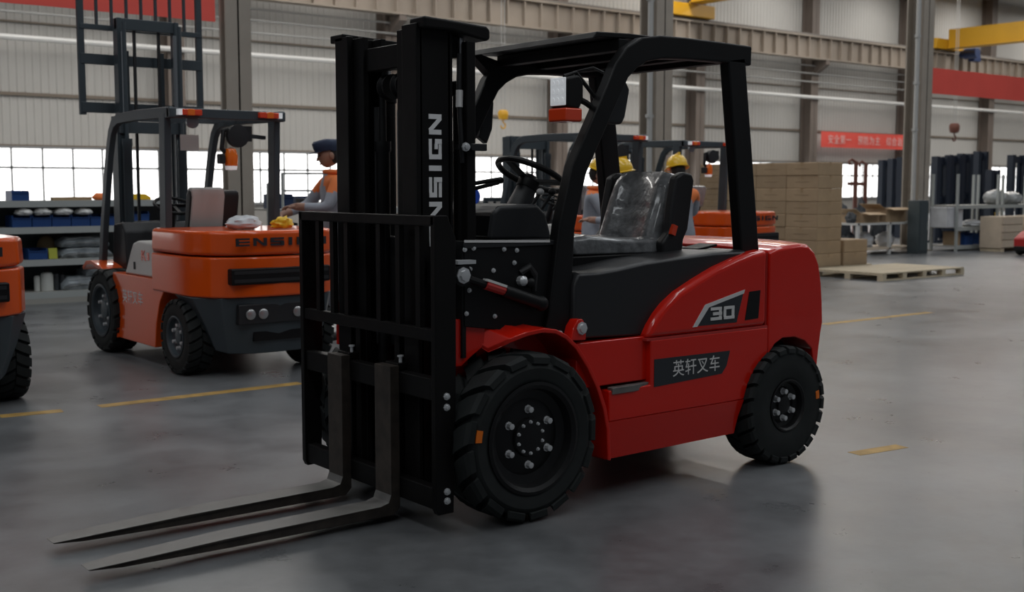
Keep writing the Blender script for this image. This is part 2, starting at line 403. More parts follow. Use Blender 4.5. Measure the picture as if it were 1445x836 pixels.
# ceiling, rafters
mb = MB()
mb.bx(-40, 110, -25, WY+0.2, 12.0, 12.2)
tag(mb.build('ceiling', 'roof', smooth=0), 'pale sheet roof of the hall', kind='structure')
for i, x in enumerate(colxs[5:9]):
    mb = MB(); mb.bx(x-0.12, x+0.12, COLY, WY, 11.25, 12.0); mb.bx(x-0.2, x+0.2, COLY, WY, 11.2, 11.26)
    tag(mb.build('trim_%d' % (10+i), 'rafter', smooth=0), 'dark steel roof rafter', kind='structure')
# columns
def hcol(name, x, y, wx, wy, h, m, label, bracket_z=None):
    o = thing(name, label, None, (x, y, 0), kind='structure')
    mb = MB(); mb.bx(-wx/2, wx/2, -wy/2, -wy/2+0.03, 0, h); mb.bx(-wx/2, wx/2, wy/2-0.03, wy/2, 0, h); mb.bx(-0.012, 0.012, -wy/2, wy/2, 0, h)
    mb.build('column_section', m, o, smooth=0)
    mb = MB(); mb.bx(-wx/2-.08, wx/2+.08, -wy/2-.08, wy/2+.08, 0, 0.03); mb.build('base_plate', m, o, smooth=0)
    if bracket_z:
        mb = MB(); mb.prism([(-wy/2, bracket_z), (-wy/2-0.75, bracket_z), (-wy/2-0.75, bracket_z-0.2), (-wy/2, bracket_z-0.65)], 'x', -0.15, 0.15)
        mb.build('bracket', m, o, smooth=0)
    return o
lbl = {0: 'brown steel column behind the orange forklift with the raised mast', 1: 'brown steel column with a grey conduit, seen above the red forklift seat',
       2: 'thick brown steel column beside the cartons, right of the far banner'}
for k in (0, 1, 2, 3):
    o = hcol('trim_%d' % (20+k), COLX0+BAY*k+(0.12 if k == 0 else 0), COLY, 0.36 if k == 0 else 0.40, 0.20 if k == 0 else 0.42, 12.0, 'column', lbl.get(k, 'brown steel column'))
    if k in (1, 2):
        mb = MB(); mb.tube([(-0.26, -0.12, 0.3), (-0.26, -0.12, 11.5)], 0.05, 10); mb.build('conduit_pipe', 'grey_pipe', o)
        mb = MB()
        for z in (2.6, 3.6, 4.6): mb.bx(-0.33, -0.2, -0.16, -0.08, z, z+0.06)
        mb.build('pipe_clamp', 'grey_pipe', o)
for k in range(0, 9):
    hcol('trim_%d' % (30+k), COLX0+BAY*k, WY-0.42, 0.55, 0.62, 12.0, 'wallcol', 'brown steel wall column against the pale cladding', 7.45)
# crane runway girder with its stiffeners
GY = WY-1.3
g = thing('trim_50', 'pale brown crane runway girder with vertical stiffeners along the back wall', None, (0, 0, 0), kind='structure')
mb = MB(); mb.bx(XA, XB, GY-0.02, GY+0.02, 7.5, 8.5); mb.build('girder_web', 'girder', g, smooth=0)
mb = MB(); mb.bx(XA, XB, GY-0.22, GY+0.22, 8.46, 8.52); mb.build('top_flange', 'girder', g, smooth=0)
mb = MB(); mb.bx(XA, XB, GY-0.20, GY+0.20, 7.45, 7.51); mb.build('bottom_flange', 'girder', g, smooth=0)
mb = MB(); mb.bx(XA, XB, GY-0.04, GY+0.04, 8.52, 8.64); mb.build('crane_rail', 'rafter', g, smooth=0)
x = 12.0
while x < 76:
    piece('stiffener', (0.05, 0.19, 0.95), 'girder', g, (x, GY-0.10, 7.98)); x += 0.82
# pipes and conductor bars on the wall
def rail(name, z, r, m, label, cat, y=WY-0.85, grp=None):
    mb = MB(); mb.tube([(XA, y, z), (XB, y, z)], r, 8); return tag(mb.build(name, m), label, cat, grp)
rail('white_pipe', 5.72, 0.085, 'white_pipe', 'long thick white pipe running along the pale back wall', 'pipe')
rail('conductor_bar', 6.45, 0.035, 'grey_pipe', 'lowest thin grey conductor bar under the crane girder', 'conductor bar', grp='conductor bars on the back wall')
rail('conductor_bar', 6.85, 0.035, 'grey_pipe', 'middle thin grey conductor bar under the crane girder', 'conductor bar', grp='conductor bars on the back wall')
rail('conductor_bar', 7.22, 0.035, 'grey_pipe', 'topmost thin grey conductor bar just under the crane girder', 'conductor bar', grp='conductor bars on the back wall')
# banners
def banner(x0, x1, y, z0, z1, label, txt=None):
    o = thing('banner', label, 'banner', (0, 0, 0))
    mb = MB(); n = 24; vs = []
    for i in range(n+1):
        x = x0+(x1-x0)*i/n; dy = 0.02*sin(i*1.7)
        vs += [(x, y+dy, z0), (x, y+dy, z1), (x, y+dy+0.012, z0), (x, y+dy+0.012, z1)]
    fs = []
    for i in range(n):
        q = 4*i; fs += [(q, q+4, q+5, q+1), (q+2, q+3, q+7, q+6), (q, q+2, q+6, q+4), (q+1, q+5, q+7, q+3)]
    fs += [(0, 1, 3, 2), (4*n, 4*n+2, 4*n+3, 4*n+1)]
    mb.add(vs, fs); mb.build('banner_cloth', 'banner', o)
    if txt: font_text(txt, 'lettering', (x0+0.45, y-0.05, z0+(z1-z0)*0.28), (1, 0, 0), (0, 0, 1), (z1-z0)*0.62, 'banner_txt', o, 0.004, 0.0, 0.95, 1.02)
    return o
banner(COLX0-BAY+0.2, COLX0-0.18, COLY-0.05, 3.57, 4.35, 'plain red banner across the top left behind the raised mast')
banner(COLX0+2*BAY+0.3, COLX0+3*BAY-0.2, COLY-0.0, 3.46, 4.02, 'plain red banner right of the thick column under the yellow crane')
banner(COLX0+5*BAY+0.5, COLX0+6*BAY+0.2, WY-0.8, 3.35, 4.12, 'long red slogan banner with pale characters on the far wall', '安全第一 预防为主 综合治理')
# overhead travelling cranes
def bridge(x, label, motor=True, zz=8.75, y0=COLY+0.7):
    o = thing('bridge_crane', label, 'crane', (x, 0, 0))
    mb = MB(); mb.bx(-0.28, 0.28, y0, GY-0.35, zz, zz+0.95); mb.build('bridge_girder', 'crane', o, smooth=0)
    mb = MB(); mb.bx(-0.4, 0.4, y0, GY-0.35, zz-0.05, zz); mb.build('girder_flange', 'crane', o, smooth=0)
    mb = MB(); mb.bx(-1.3, 1.3, GY-0.3, GY+0.2, 8.66, 9.2); mb.build('end_carriage', 'crane', o, bevel=0.03)
    if not motor: return o
    mb = MB(); mb.lathe([(0.0, -0.45), (0.26, -0.45), (0.28, -0.4), (0.28, 0.25), (0.2, 0.3), (0.2, 0.5), (0.0, 0.5)], (1.15, GY-0.75, 8.5), 'y', 16)
    mo = mb.build('drive_motor', 'blue_motor', o)
    mb = MB(); mb.bx(1.25, 1.95, GY-0.95, GY-0.6, 8.1, 8.45); mb.build('gearbox', 'blue_motor', o, bevel=0.04)
    return o
bridge(57.3, 'yellow bridge crane girder at the upper right with a blue drive motor')
bridge(37.6, 'yellow bridge crane girder at the top behind the conduit column', False, 9.25)
def hook(p, ztop, z, label, m, s=1.0):
    o = thing('crane_hook', label, 'hook', (p.x, p.y, z))
    mb = MB()
    for dx in (-0.09, 0.09): mb.tube([(dx*s, 0, 0.5*s), (dx*s, 0, ztop-z)], 0.012, 6)
    mb.build('hoist_rope', 'grey_pipe', o)
    mb = MB(); mb.lathe([(0, .05*s), (.2*s, .1*s), (.24*s, .25*s), (.24*s, .42*s), (.18*s, .52*s), (0, .54*s)], (0, 0, 0), 'z', 14); mb.build('hook_block', m, o)
    mb = MB(); mb.tube([(0, 0, .08*s), (0, 0, -.05*s)]+[(.13*s*sin(t), 0, -.17*s+.13*s*cos(t)) for t in [i*pi/6 for i in range(0, 10)]], 0.035*s, 8); mb.build('hook', m, o)
hook(at(710, 40.0), 12.0, zl(172, 40.0), 'small yellow crane hook hanging in front of the left back wall', 'crane', 0.75)
hook(at(1344, 50.0), 12.0, zl(190, 50), 'small rusty crane hook hanging right of the thick column', 'rust', 0.9)

# ================================================================== wheels
def wheel(root, c, Rr, W, rimR, out, name, nlug, nuts, nutR, m_tyre='rubber', m_rim='rim', mark=None, small=8, detail=True):
    """c: centre; out = -1 when the outer face looks to -y"""
    c = Vector(c); h = W/2; mb = MB()
    lug = 0.030*Rr/0.355
    b = Rr-lug
    mb.lathe([(rimR*0.96, -h*0.80), (rimR*1.02, -h*0.92), (rimR*1.10, -h*0.97), ((rimR+Rr)/2, -h), (b*0.955, -h*0.93), (b, -h*0.78), (b*1.005, 0), (b, h*0.78),
              (b*0.955, h*0.93), ((rimR+Rr)/2, h), (rimR*1.10, h*0.97), (rimR*1.02, h*0.92), (rimR*0.96, h*0.80)], c, 'y', 56, cap=False)
    def P(th, r, y): return c+Vector((r*sin(th), y, r*cos(th)))
    pit = 2*pi/nlug
    for s_ in (-1, 1):
        for k in range(nlug):
            t0 = k*pit+(0.5*pit if s_ > 0 else 0); hw = pit*0.36; sk = 0.30*pit
            # tread block from the middle to the shoulder, then down the sidewall
            rows = [(0.03*h, Rr, -sk), (0.45*h, Rr, 0.0), (0.86*h, Rr*0.992, sk*.7), (1.0*h, Rr*0.955, sk), (1.02*h, Rr*0.885, sk)]
            ins = [(0.03*h, b-.01, -sk), (0.45*h, b-.01, 0.0), (0.72*h, b-.01, sk*.7), (0.85*h, b*0.95, sk), (0.93*h, Rr*0.875, sk)]
            vs = []
            for (y, r, o), (yi, ri, oi) in zip(rows, ins):
                vs += [P(t0+o-hw, r, s_*y), P(t0+o+hw, r, s_*y), P(t0+o+hw*1.1, ri, s_*yi), P(t0+o-hw*1.1, ri, s_*yi)]
            fs = [(0, 1, 2, 3), (16, 17, 18, 19)]
            for i in range(4):
                for j in range(4): fs.append((4*i+j, 4*i+(j+1) % 4, 4*i+4+(j+1) % 4, 4*i+4+j))
            mb.add(vs, fs)
    ty = mb.build(name, m_tyre, root, smooth=30)
    yo = out*h
    mb = MB()                                          # rim: flange, dish, hub
    pr = [(rimR*1.0, yo*0.86), (rimR*1.03, yo*0.99), (rimR*0.97, yo*1.02), (rimR*0.90, yo*0.93), (rimR*0.86, yo*0.62), (rimR*0.70, yo*0.52),
          (rimR*0.60, yo*0.58), (rimR*0.36, yo*0.62), (rimR*0.34, yo*0.74), (rimR*0.20, yo*0.78), (0.0, yo*0.78)]
    mb.lathe(pr, c, 'y', 40, cap=False); mb.build('rim', m_rim, ty)
    def nut(r, th, y, rad, ht, nm, m):
        q = MB(); p = c+Vector((r*sin(th), 0, r*cos(th)))
        q.lathe([(rad*1.25, y), (rad*1.25, y+out*ht*0.25), (rad, y+out*ht*0.3), (rad*0.9, y+out*ht), (0, y+out*ht*1.15)], p, 'y', 8)
        q.build(nm, m, ty)
    if detail:
        for k in range(nuts): nut(nutR, 2*pi*(k+0.0)/nuts, yo*0.56, 0.0145, 0.03, 'lug_nut', 'zinc')
        for k in range(small): nut(rimR*0.285, 2*pi*k/max(1, small), yo*0.74, 0.0065, 0.010, 'hub_bolt', 'zinc')
    if mark is not None:
        r0, th = mark; q = MB()
        for i in range(4):
            a0, a1 = th-0.085+0.17*i/4*1.0, th-0.085+0.17*(i+1)/4
            q.add([P(a0, r0-.014, yo*1.03), P(a1, r0-.014, yo*1.03), P(a1, r0+.014, yo*1.0), P(a0, r0+.014, yo*1.0),
                   P(a0, r0-.014, yo*0.9), P(a1, r0-.014, yo*0.9), P(a1, r0+.014, yo*0.9), P(a0, r0+.014, yo*0.9)],
                  [(0, 1, 2, 3), (7, 6, 5, 4), (0, 4, 5, 1), (1, 5, 6, 2), (2, 6, 7, 3), (3, 7, 4, 0)])
        q.build('sidewall_mark', 'orange_mark', ty)
    return ty
def bolt(p, r, axis, m, parent, out=-1, ht=0.012, name='bolt'):
    q = MB(); ax = 'xyz'.index(axis); c = Vector(p)
    q.lathe([(r*1.2, 0), (r*1.2, out*ht*.35), (r*.85, out*ht*.4), (r*.8, out*ht), (0, out*ht*1.2)], c, axis, 8)
    return q.build(name, m, parent)
def arc(cx, cz, r, a0, a1, n): return [(cx+r*cos(a0+(a1-a0)*i/n), cz+r*sin(a0+(a1-a0)*i/n)) for i in range(n+1)]

# ================================================================== the red forklift
T = thing('forklift', 'red and black forklift in the foreground with low forks and black mast', 'forklift', (3.03, 4.33, 0))
# --- forks: sit on the carriage, blade along -x
def fork(y):
    th = 0.042; zb = 0.030; mb = MB(); xs = -0.47
    prof = [(xs+0.0, 0.66), (xs+0.045, 0.66), (xs+0.045, zb+0.03), (xs+0.015, zb), (-1.20, zb+0.002), (-1.60, zb+0.008), (-1.715, zb+0.014),
            (-1.72, zb+0.019), (-1.60, zb+0.026), (-1.20, zb+th-0.002), (xs-0.05, zb+th+0.004), (xs-0.012, zb+th+0.014), (xs, zb+th+0.045)]
    n = len(prof); wd = 0.062
    tip = lambda x: wd*(1-0.35*max(0, min(1, (-x-1.45)/0.27))**2)
    vs = [(x, y-tip(x), z) for x, z in prof]+[(x, y+tip(x), z) for x, z in prof]
    mb.add(vs, [tuple(range(n-1, -1, -1)), tuple(range(n, 2*n))])
    mb.cur = 0
    for i in range(n):
        mb.cur = 1 if 7 <= i <= 11 else 0
        mb.add([], []); mb.f.append([i, (i+1) % n, n+(i+1) % n, n+i]); mb.mi.append(mb.cur)
    o = mb.build('fork', ['forkside', 'forksteel'], T, bevel=0.004)
    mb = MB(); mb.bx(xs+0.045, xs+0.11, y-0.05, y+0.05, 0.636, 0.668); mb.build('fork_hook', 'mastblack', o, bevel=0.006)
    mb = MB(); mb.lathe([(0.008, 0.0), (0.008, 0.025), (0.014, 0.025), (0.014, 0.032), (0, 0.032)], (xs+0.07, y-0.035, 0.667), 'z', 8)
    mb.build('lock_pin', 'zinc', o)
fork(-0.195); fork(0.205)
# --- carriage and load backrest
CXf = -0.425                                # front face of the carriage bars
mb = MB(); mb.bx(CXf, CXf+0.05, -0.53, 0.56, 0.545, 0.635); mb.build('carriage_bar', 'mastblack', T, bevel=0.006)
mb = MB(); mb.bx(CXf, CXf+0.05, -0.53, 0.56, 0.10, 0.19); mb.build('carriage_bar', 'mastblack', T, bevel=0.006)
for y in (-0.16, 0.16):
    mb = MB(); mb.bx(CXf+0.05, CXf+0.09, y-0.02, y+0.02, 0.08, 0.80); mb.build('carriage_plate', 'mastblack', T, bevel=0.004)
LB = MB(); LB.bx(CXf-0.012, CXf+0.022, -0.535, 0.575, 1.245, 1.288)
LB = LB.build('load_backrest', 'mastblack', T, bevel=0.006)
for y in (-0.525, 0.565):
    mb = MB(); mb.prism([(CXf-0.012, 0.11), (CXf+0.0, 0.085), (CXf+0.075, 0.085), (CXf+0.09, 0.7), (CXf+0.09, 1.2), (CXf+0.05, 1.288), (CXf-0.012, 1.288)], 'y', y-0.016, y+0.016)
    mb.build('side_plate', 'mastblack', LB, bevel=0.004)
mb = MB(); mb.bx(CXf-0.005, CXf+0.03, -0.53, 0.56, 0.785, 0.835); mb.build('middle_bar', 'mastblack', LB, bevel=0.004)
for y in (-0.40, -0.25, -0.10, 0.04, 0.17, 0.295, 0.425):
    if abs(y-0.04) < .01: continue
    mb = MB(); mb.bx(CXf, CXf+0.024, y-0.016, y+0.016, 0.83, 1.25); mb.build('guard_bar', 'mastblack', LB)
for z in (0.566, 0.522, 0.178, 0.140): bolt((CXf+0.04, -0.541, z), 0.0125, 'y', 'zinc', LB, -1, 0.014)
# --- mast
for sg in (-1, 1):
    yo = sg*0.315
    mb = MB()                                 # outer channel: web plus flanges
    mb.bx(-0.36, -0.205, yo-0.012, yo+0.012, 0.10, 2.06)
    a, b = sorted((yo, yo-sg*0.085)); mb.bx(-0.375, -0.345, a-0.012, b+0.012, 0.10, 2.06); mb.bx(-0.222, -0.195, a-0.012, b+0.012, 0.10, 2.06)
    ro = mb.build('mast_rail', 'mastblack', T, bevel=0.004)
    if sg < 0:
        lettering('ENSIGN', 'lettering', (-0.255, yo-0.0125, 1.155), (0, 0, 1), (-1, 0, 0), 0.083, 0.062, 0.018, 'white', ro, 0.002)
    yi = sg*0.215
    mb = MB(); mb.bx(-0.33, -0.24, yi-0.010, yi+0.010, 0.16, 2.05)
    a, b = sorted((yi, yi-sg*0.07)); mb.bx(-0.345, -0.318, a-0.01, b+0.01, 0.16, 2.05); mb.bx(-0.252, -0.228, a-0.01, b+0.01, 0.16, 2.05)
    mb.build('inner_mast_rail', 'mastblack', T, bevel=0.003)
    mb = MB(); mb.lathe([(0.034, 0.16), (0.034, 1.78), (0.040, 1.785), (0.040, 1.84), (0.018, 1.845)], (-0.125, sg*0.285, 0), 'z', 16)
    cyl = mb.build('lift_cylinder', 'mastblack', T)
    mb = MB(); mb.lathe([(0.016, 1.84), (0.016, 2.03)], (-0.125, sg*0.285, 0), 'z', 12); mb.build('piston_rod', 'steel', cyl)
    mb = MB(); mb.prism([(-0.365, 2.035), (-0.22, 2.035), (-0.05, 2.005), (-0.03, 2.015), (-0.03, 2.055), (-0.05, 2.068), (-0.365, 2.085)] if sg < 0 else
                        [(-0.375, 2.04), (-0.06, 2.03), (-0.06, 2.06), (-0.375, 2.075)], 'y', sg*0.315-0.055, sg*0.315+0.055)
    mb.build('mast_top_plate', 'mastblack', T, bevel=0.014 if sg < 0 else 0.006, seg=3)
    mb = MB(); mb.bx(-0.15, -0.105, sg*0.345-0.02, sg*0.345+0.02, 0.5, 2.0); mb.build('mast_back_strut', 'mastblack', T, bevel=0.004)
for (z, h, x) in ((1.98, 0.09, -0.20), (1.12, 0.12, -0.215), (0.40, 0.14, -0.21), (0.13, 0.12, -0.24)):
    mb = MB(); mb.bx(x, x+0.05, -0.31, 0.31, z-h/2, z+h/2); mb.build('mast_cross_member', 'mastblack', T, bevel=0.006)
mb = MB(); mb.bx(-0.33, -0.27, -0.22, 0.22, 1.90, 2.0); mb.build('mast_cross_member', 'mastblack', T, bevel=0.006)
for y in (-0.085, 0.02):
    mb = MB(); mb.lathe([(0.02, -0.025), (0.055, -0.025), (0.055, -0.018), (0.044, -0.012), (0.044, 0.012), (0.055, 0.018), (0.055, 0.025), (0.02, 0.025)], (-0.28, y, 1.83), 'y', 20)
    p = mb.build('chain_pulley', 'black', T)
    mb = MB(); mb.lathe([(0.018, -0.028), (0.018, 0.028)], (-0.28, y, 1.83), 'y', 12); mb.build('pulley_pin', 'steel', p)
    mb = MB()
    for i in range(40):
        z = 0.78+i*0.026; mb.bx(-0.232, -0.218, y-0.012 + (0.004 if i % 2 else 0), y+0.012-(0.004 if i % 2 else 0), z, z+0.030)
    mb.build('lift_chain', 'black', T)
mb = MB(); mb.lathe([(0.03, 0.3), (0.03, 1.55), (0.036, 1.56), (0.036, 1.60), (0.016, 1.60), (0.016, 1.80)], (-0.27, 0.10, 0), 'z', 14); mb.build('free_lift_cylinder', 'black', T)
mb = MB(); mb.tube([(-0.27, -0.035, 0.75), (-0.27, -0.035, 1.72), (-0.27, -0.06, 1.8)], 0.011, 8); mb.build('hydraulic_pipe', 'steel', T)
mb = MB(); mb.tube([(-0.28, 0.135, 0.7), (-0.28, 0.135, 1.75)], 0.012, 8); mb.build('hydraulic_hose', 'hose', T)
mb = MB(); mb.tube([(-0.165, -0.335, 1.95), (-0.17, -0.337, 1.82), (-0.165, -0.335, 1.70), (-0.15, -0.335, 1.5)], 0.012, 8); ho = mb.build('hydraulic_hose', 'hose', T)
mb = MB(); mb.tube([(-0.167, -0.335, 1.80), (-0.17, -0.337, 1.73)], 0.015, 8); mb.build('hose_sleeve', 'silver', ho)
# tilt cylinder along the near side
mb = MB(); mb.lathe([(0.02, -0.02), (0.045, -0.02), (0.045, 0.02), (0.02, 0.02)], (-0.285, -0.50, 1.045), 'y', 16)
mb.bx(-0.33, -0.25, -0.485, -0.33, 1.00, 1.09); tc_ = mb.build('tilt_cylinder_bracket', 'black', T)
bolt((-0.285, -0.520, 1.045), 0.028, 'y', 'zinc', tc_, -1, 0.02)
mb = MB(); mb.bx(-0.31, -0.22, -0.52, -0.46, 1.09, 1.105); mb.build('clamp_plate', 'zinc', tc_)
mb = MB(); mb.tube([(-0.27, -0.505, 1.035), (-0.07, -0.505, 0.970)], 0.017, 10)
mb.tube([(-0.07, -0.505, 0.970), (0.13, -0.51, 0.905)], 0.028, 14); mb.sph((0.13, -0.51, 0.905), 0.034, 12, 8); tl = mb.build('tilt_cylinder', 'black', T)
mb = MB(); mb.tube([(-0.165, -0.508, 1.002), (-0.065, -0.508, 0.970)], 0.021, 10); tg = mb.build('cylinder_tag', 'tag_red', tl)
mb = MB(); mb.bar((-0.165, -0.510, 1.021), (-0.065, -0.510, 0.989), 0.034, 0.010); mb.build('tag_stripe', 'tag_white', tg)
for i, (x, z) in enumerate(((0.045, 1.005), (0.085, 0.995))):
    mb = MB(); mb.lathe([(0.022, 0.0), (0.022, -0.03), (0.014, -0.04), (0, -0.045)], (x, -0.47, z), 'y', 10); mb.build('hose_fitting', 'zinc' if i == 0 else 'black', T)
mb = MB(); mb.tube([(0.05, -0.475, 1.04), (0.075, -0.50, 1.065), (0.11, -0.49, 1.03), (0.12, -0.47, 0.96)], 0.016, 8); mb.build('hydraulic_hose', 'hose', T)
# --- wheels
wheel(T, (0, -0.51, 0.358), 0.358, 0.24, 0.232, -1, 'front_wheel', 17, 6, 0.118, mark=(0.292, R(-81)), small=10)
wheel(T, (0, 0.51, 0.358), 0.358, 0.24, 0.232, 1, 'front_wheel', 17, 6, 0.118, small=10, detail=False)
wheel(T, (1.665, -0.515, 0.302), 0.302, 0.20, 0.130, -1, 'rear_wheel', 24, 6, 0.068, mark=(0.235, R(83)), small=0)
wheel(T, (1.665, 0.515, 0.302), 0.302, 0.20, 0.130, 1, 'rear_wheel', 24, 6, 0.068, small=0, detail=False)
mb = MB(); mb.tube([(0, -0.42, 0.358), (0, 0.42, 0.358)], 0.09, 14); mb.bx(-0.12, 0.12, -0.36, 0.36, 0.22, 0.5); mb.build('drive_axle', 'black', T, bevel=0.01)
mb = MB(); mb.bx(1.58, 1.75, -0.42, 0.42, 0.24, 0.38); mb.build('steer_axle', 'black', T, bevel=0.01)
# --- chassis and front fenders
mb = MB(); mb.bx(-0.20, 1.5, -0.36, 0.36, 0.22, 0.80); mb.build('chassis', 'red', T, bevel=0.01)
outer = [(-0.125, 0.728), (-0.065, 0.772), (0.005, 0.800), (0.08, 0.810), (0.15, 0.800), (0.21, 0.772), (0.27, 0.722), (0.34, 0.632), (0.40, 0.53), (0.44, 0.43), (0.463, 0.33), (0.470, 0.187)]
inner = [(-0.31, 0.868), (-0.20, 0.858), (-0.08, 0.845), (0.04, 0.828), (0.14, 0.806), (0.21, 0.774), (0.27, 0.724), (0.34, 0.634), (0.40, 0.53), (0.44, 0.43), (0.463, 0.33), (0.470, 0.187)]
def toward(p, k): v = Vector((0.0-p[0], 0.358-p[1])); v.normalize(); return (p[0]+v.x*k, p[1]+v.y*k)
for sg in (-1, 1):
    mb = MB(); vs = []
    for i_, (a, b) in enumerate(zip(outer, inner)):
        yo_ = (0.47, 0.545, 0.58, 0.592)[min(i_, 3)]; a2, b2 = toward(a, 0.020), toward(b, 0.020)
        vs += [(a[0], sg*yo_, a[1]), (b[0], sg*0.36, b[1]), (b2[0], sg*0.36, b2[1]), (a2[0], sg*(yo_-0.002), a2[1])]
    n = len(outer); fs = [(0, 1, 2, 3), tuple(range(4*n-4, 4*n))]
    for i in range(n-1):
        for j in range(4): fs.append((4*i+j, 4*i+(j+1) % 4, 4*i+4+(j+1) % 4, 4*i+4+j))
    mb.add(vs, fs); mb.build('front_fender', 'red', T, bevel=0.006)
    mb = MB(); mb.prism([(-0.315, 0.865), (-0.315, 0.665), (-0.25, 0.665), (-0.20, 0.70), (-0.125, 0.745), (-0.06, 0.80), (-0.05, 0.84)], 'y', sg*0.44, sg*0.458); mb.build('fender_front_plate', 'red', T, bevel=0.004)
    mb = MB(); mb.bx(-0.31, 0.46, sg*0.345, sg*0.362, 0.25, 0.80); mb.build('wheel_well_wall', 'red', T)
    # skirt below the step, with a folded-in lower face
    up = [(0.47, 0.36), (1.372, 0.36), (1.40, 0.43), (1.45, 0.50), (1.506, 0.548), (1.545, 0.575), (1.545, 0.705), (0.725, 0.705), (0.725, 0.50), (0.47, 0.50)]
    mb = MB(); mb.prism(up, 'y', sg*0.36, sg*0.575)
    sk = mb.build('side_skirt', 'red', T, bevel=0.008)
    mb = MB(); lo = [(0.47, 0.185), (1.332, 0.192), (1.345, 0.28), (1.372, 0.36), (0.47, 0.36)]; n = 5
    ys = [0.548, 0.548, 0.562, 0.575, 0.575]
    vs = [(x, sg*ys[i], z) for i, (x, z) in enumerate(lo)]+[(x, sg*0.36, z) for x, z in lo]
    mb.add(vs, [tuple(range(n)), tuple(range(2*n-1, n-1, -1))]+[(i, (i+1) % n, n+(i+1) % n, n+i) for i in range(n)]); mb.build('lower_skirt', 'red', T)
    # step recess behind the fender
    mb = MB(); mb.bx(0.30, 0.73, sg*0.36, sg*0.545, 0.52, 0.722); mb.build('step_riser', 'red', T, bevel=0.006)
    mb = MB(); mb.prism([(0.485, sg*0.545), (0.485, sg*0.581), (0.62, sg*0.581), (0.73, sg*0.562), (0.73, sg*0.54)], 'z', 0.482, 0.512)
    mb.build('step_plate', 'steel' if False else 'forksteel', T, bevel=0.003)
    # red side panel under the hood curve
    cv = [(0.70, 0.712), (0.735, 0.77), (0.78, 0.822), (0.83, 0.866), (0.91, 0.915), (1.036, 0.968), (1.17, 1.018), (1.307, 1.056), (1.42, 1.08), (1.535, 1.094)]
    mb = MB(); mb.prism(cv+[(1.535, 0.712)], 'y', sg*0.40, sg*0.575)
    pn = mb.build('side_panel', 'red', T, bevel=0.030, seg=4)
# near-side decals
y = -0.5762
mb = MB(); mb.prism([(1.035, 0.748), (1.115, 0.838), (1.352, 0.888), (1.306, 0.746)], 'y', y, y+0.004); bd = mb.build('badge_plate', 'decal', T)
mb = MB(); mb.prism([(0.998, 0.745), (1.028, 0.745), (1.108, 0.832), (1.355, 0.884), (1.362, 0.903), (1.082, 0.846)], 'y', y-0.001, y+0.004); mb.build('badge_stripe', 'silver', bd)
lettering('30', 'lettering', (1.118, y-0.002, 0.768), (1, 0, 0.0), (0, 0, 1), 0.076, 0.062, 0.014, 'silver', bd, 0.0015)
mb = MB(); mb.prism([(1.366, 0.752), (1.395, 0.890), (1.478, 0.894), (1.466, 0.755)], 'y', -0.5765, -0.565); mb.build('air_vent', 'black', T)
mb = MB(); mb.prism([(0.747, 0.488), (0.747, 0.616), (1.262, 0.612), (1.238, 0.540), (1.205, 0.505)], 'y', -0.5768, -0.573); lp = mb.build('name_plate', 'decal', T)
font_text('英轩叉车', 'lettering', (0.865, -0.578, 0.530), (1, 0, 0), (0, 0, 1), 0.082, 'silver', lp, 0.0008, 0.0, 0.97, 1.0)
mb = MB(); mb.bx(1.537, 1.547, -0.560, 0.560, 0.60, 1.075); mb.build('panel_gap', 'tag_red', T)
mb = MB(); mb.bx(0.70, 1.54, -0.5735, -0.5, 0.703, 0.714); mb.build('panel_gap', 'tag_red', T)
# --- counterweight: lofted across the truck, rounded rear
def cw_sec(yy, k, dz=0.0, low=0.44):
    pf = [(1.548, 0.565), (1.548, 1.088), (1.62, 1.106), (1.78, 1.118), (1.85, 1.112), (1.905, 1.075), (1.94, 1.02), (1.965, 0.92), (1.978, 0.80), (1.985, 0.70), (1.972, 0.645), (1.958, 0.56),
          (1.942, low), (1.925, low), (1.90, 0.565), (1.84, 0.612), (1.76, 0.638), (1.66, 0.64), (1.60, 0.615)]
    return [(1.548+(x-1.548)*k, yy, z+(dz if z > 0.9 else 0)) for x, z in pf]
secs = [cw_sec(-0.548, 0.93, -0.03), cw_sec(-0.566, 0.965, -0.015), cw_sec(-0.575, 0.99, -0.008), cw_sec(-0.572, 1.0, 0.0) if False else cw_sec(-0.574, 1.0), ]
secs = [cw_sec(-0.575, 0.985, -0.02), cw_sec(-0.560, 1.0, -0.004), cw_sec(-0.45, 1.07, 0.004), cw_sec(-0.36, 1.11, 0.008), cw_sec(-0.15, 1.15, 0.012), cw_sec(0.0, 1.16, 0.012)]
secs += [[(x, -q[0][1], z) for x, q_, z in q] for q in secs[-2::-1]]
mb = MB(); mb.loft(secs); CWT = mb.build('counterweight', 'red', T, bevel=0.012, seg=3, smooth=40)
mb = MB(); mb.bx(1.50, 1.96, -0.36, 0.36, 0.30, 0.66); mb.build('counterweight_base', 'black', CWT, bevel=0.02)
mb = MB()
for sg in (-1, 1): mb.add([(1.955, sg*0.579, 0.63), (1.985, sg*0.575, 0.70), (1.99, sg*0.55, 0.64), (1.94, sg*0.575, 0.45), (1.95, sg*0.55, 0.44)], [(0, 1, 2), (0, 2, 4, 3)])
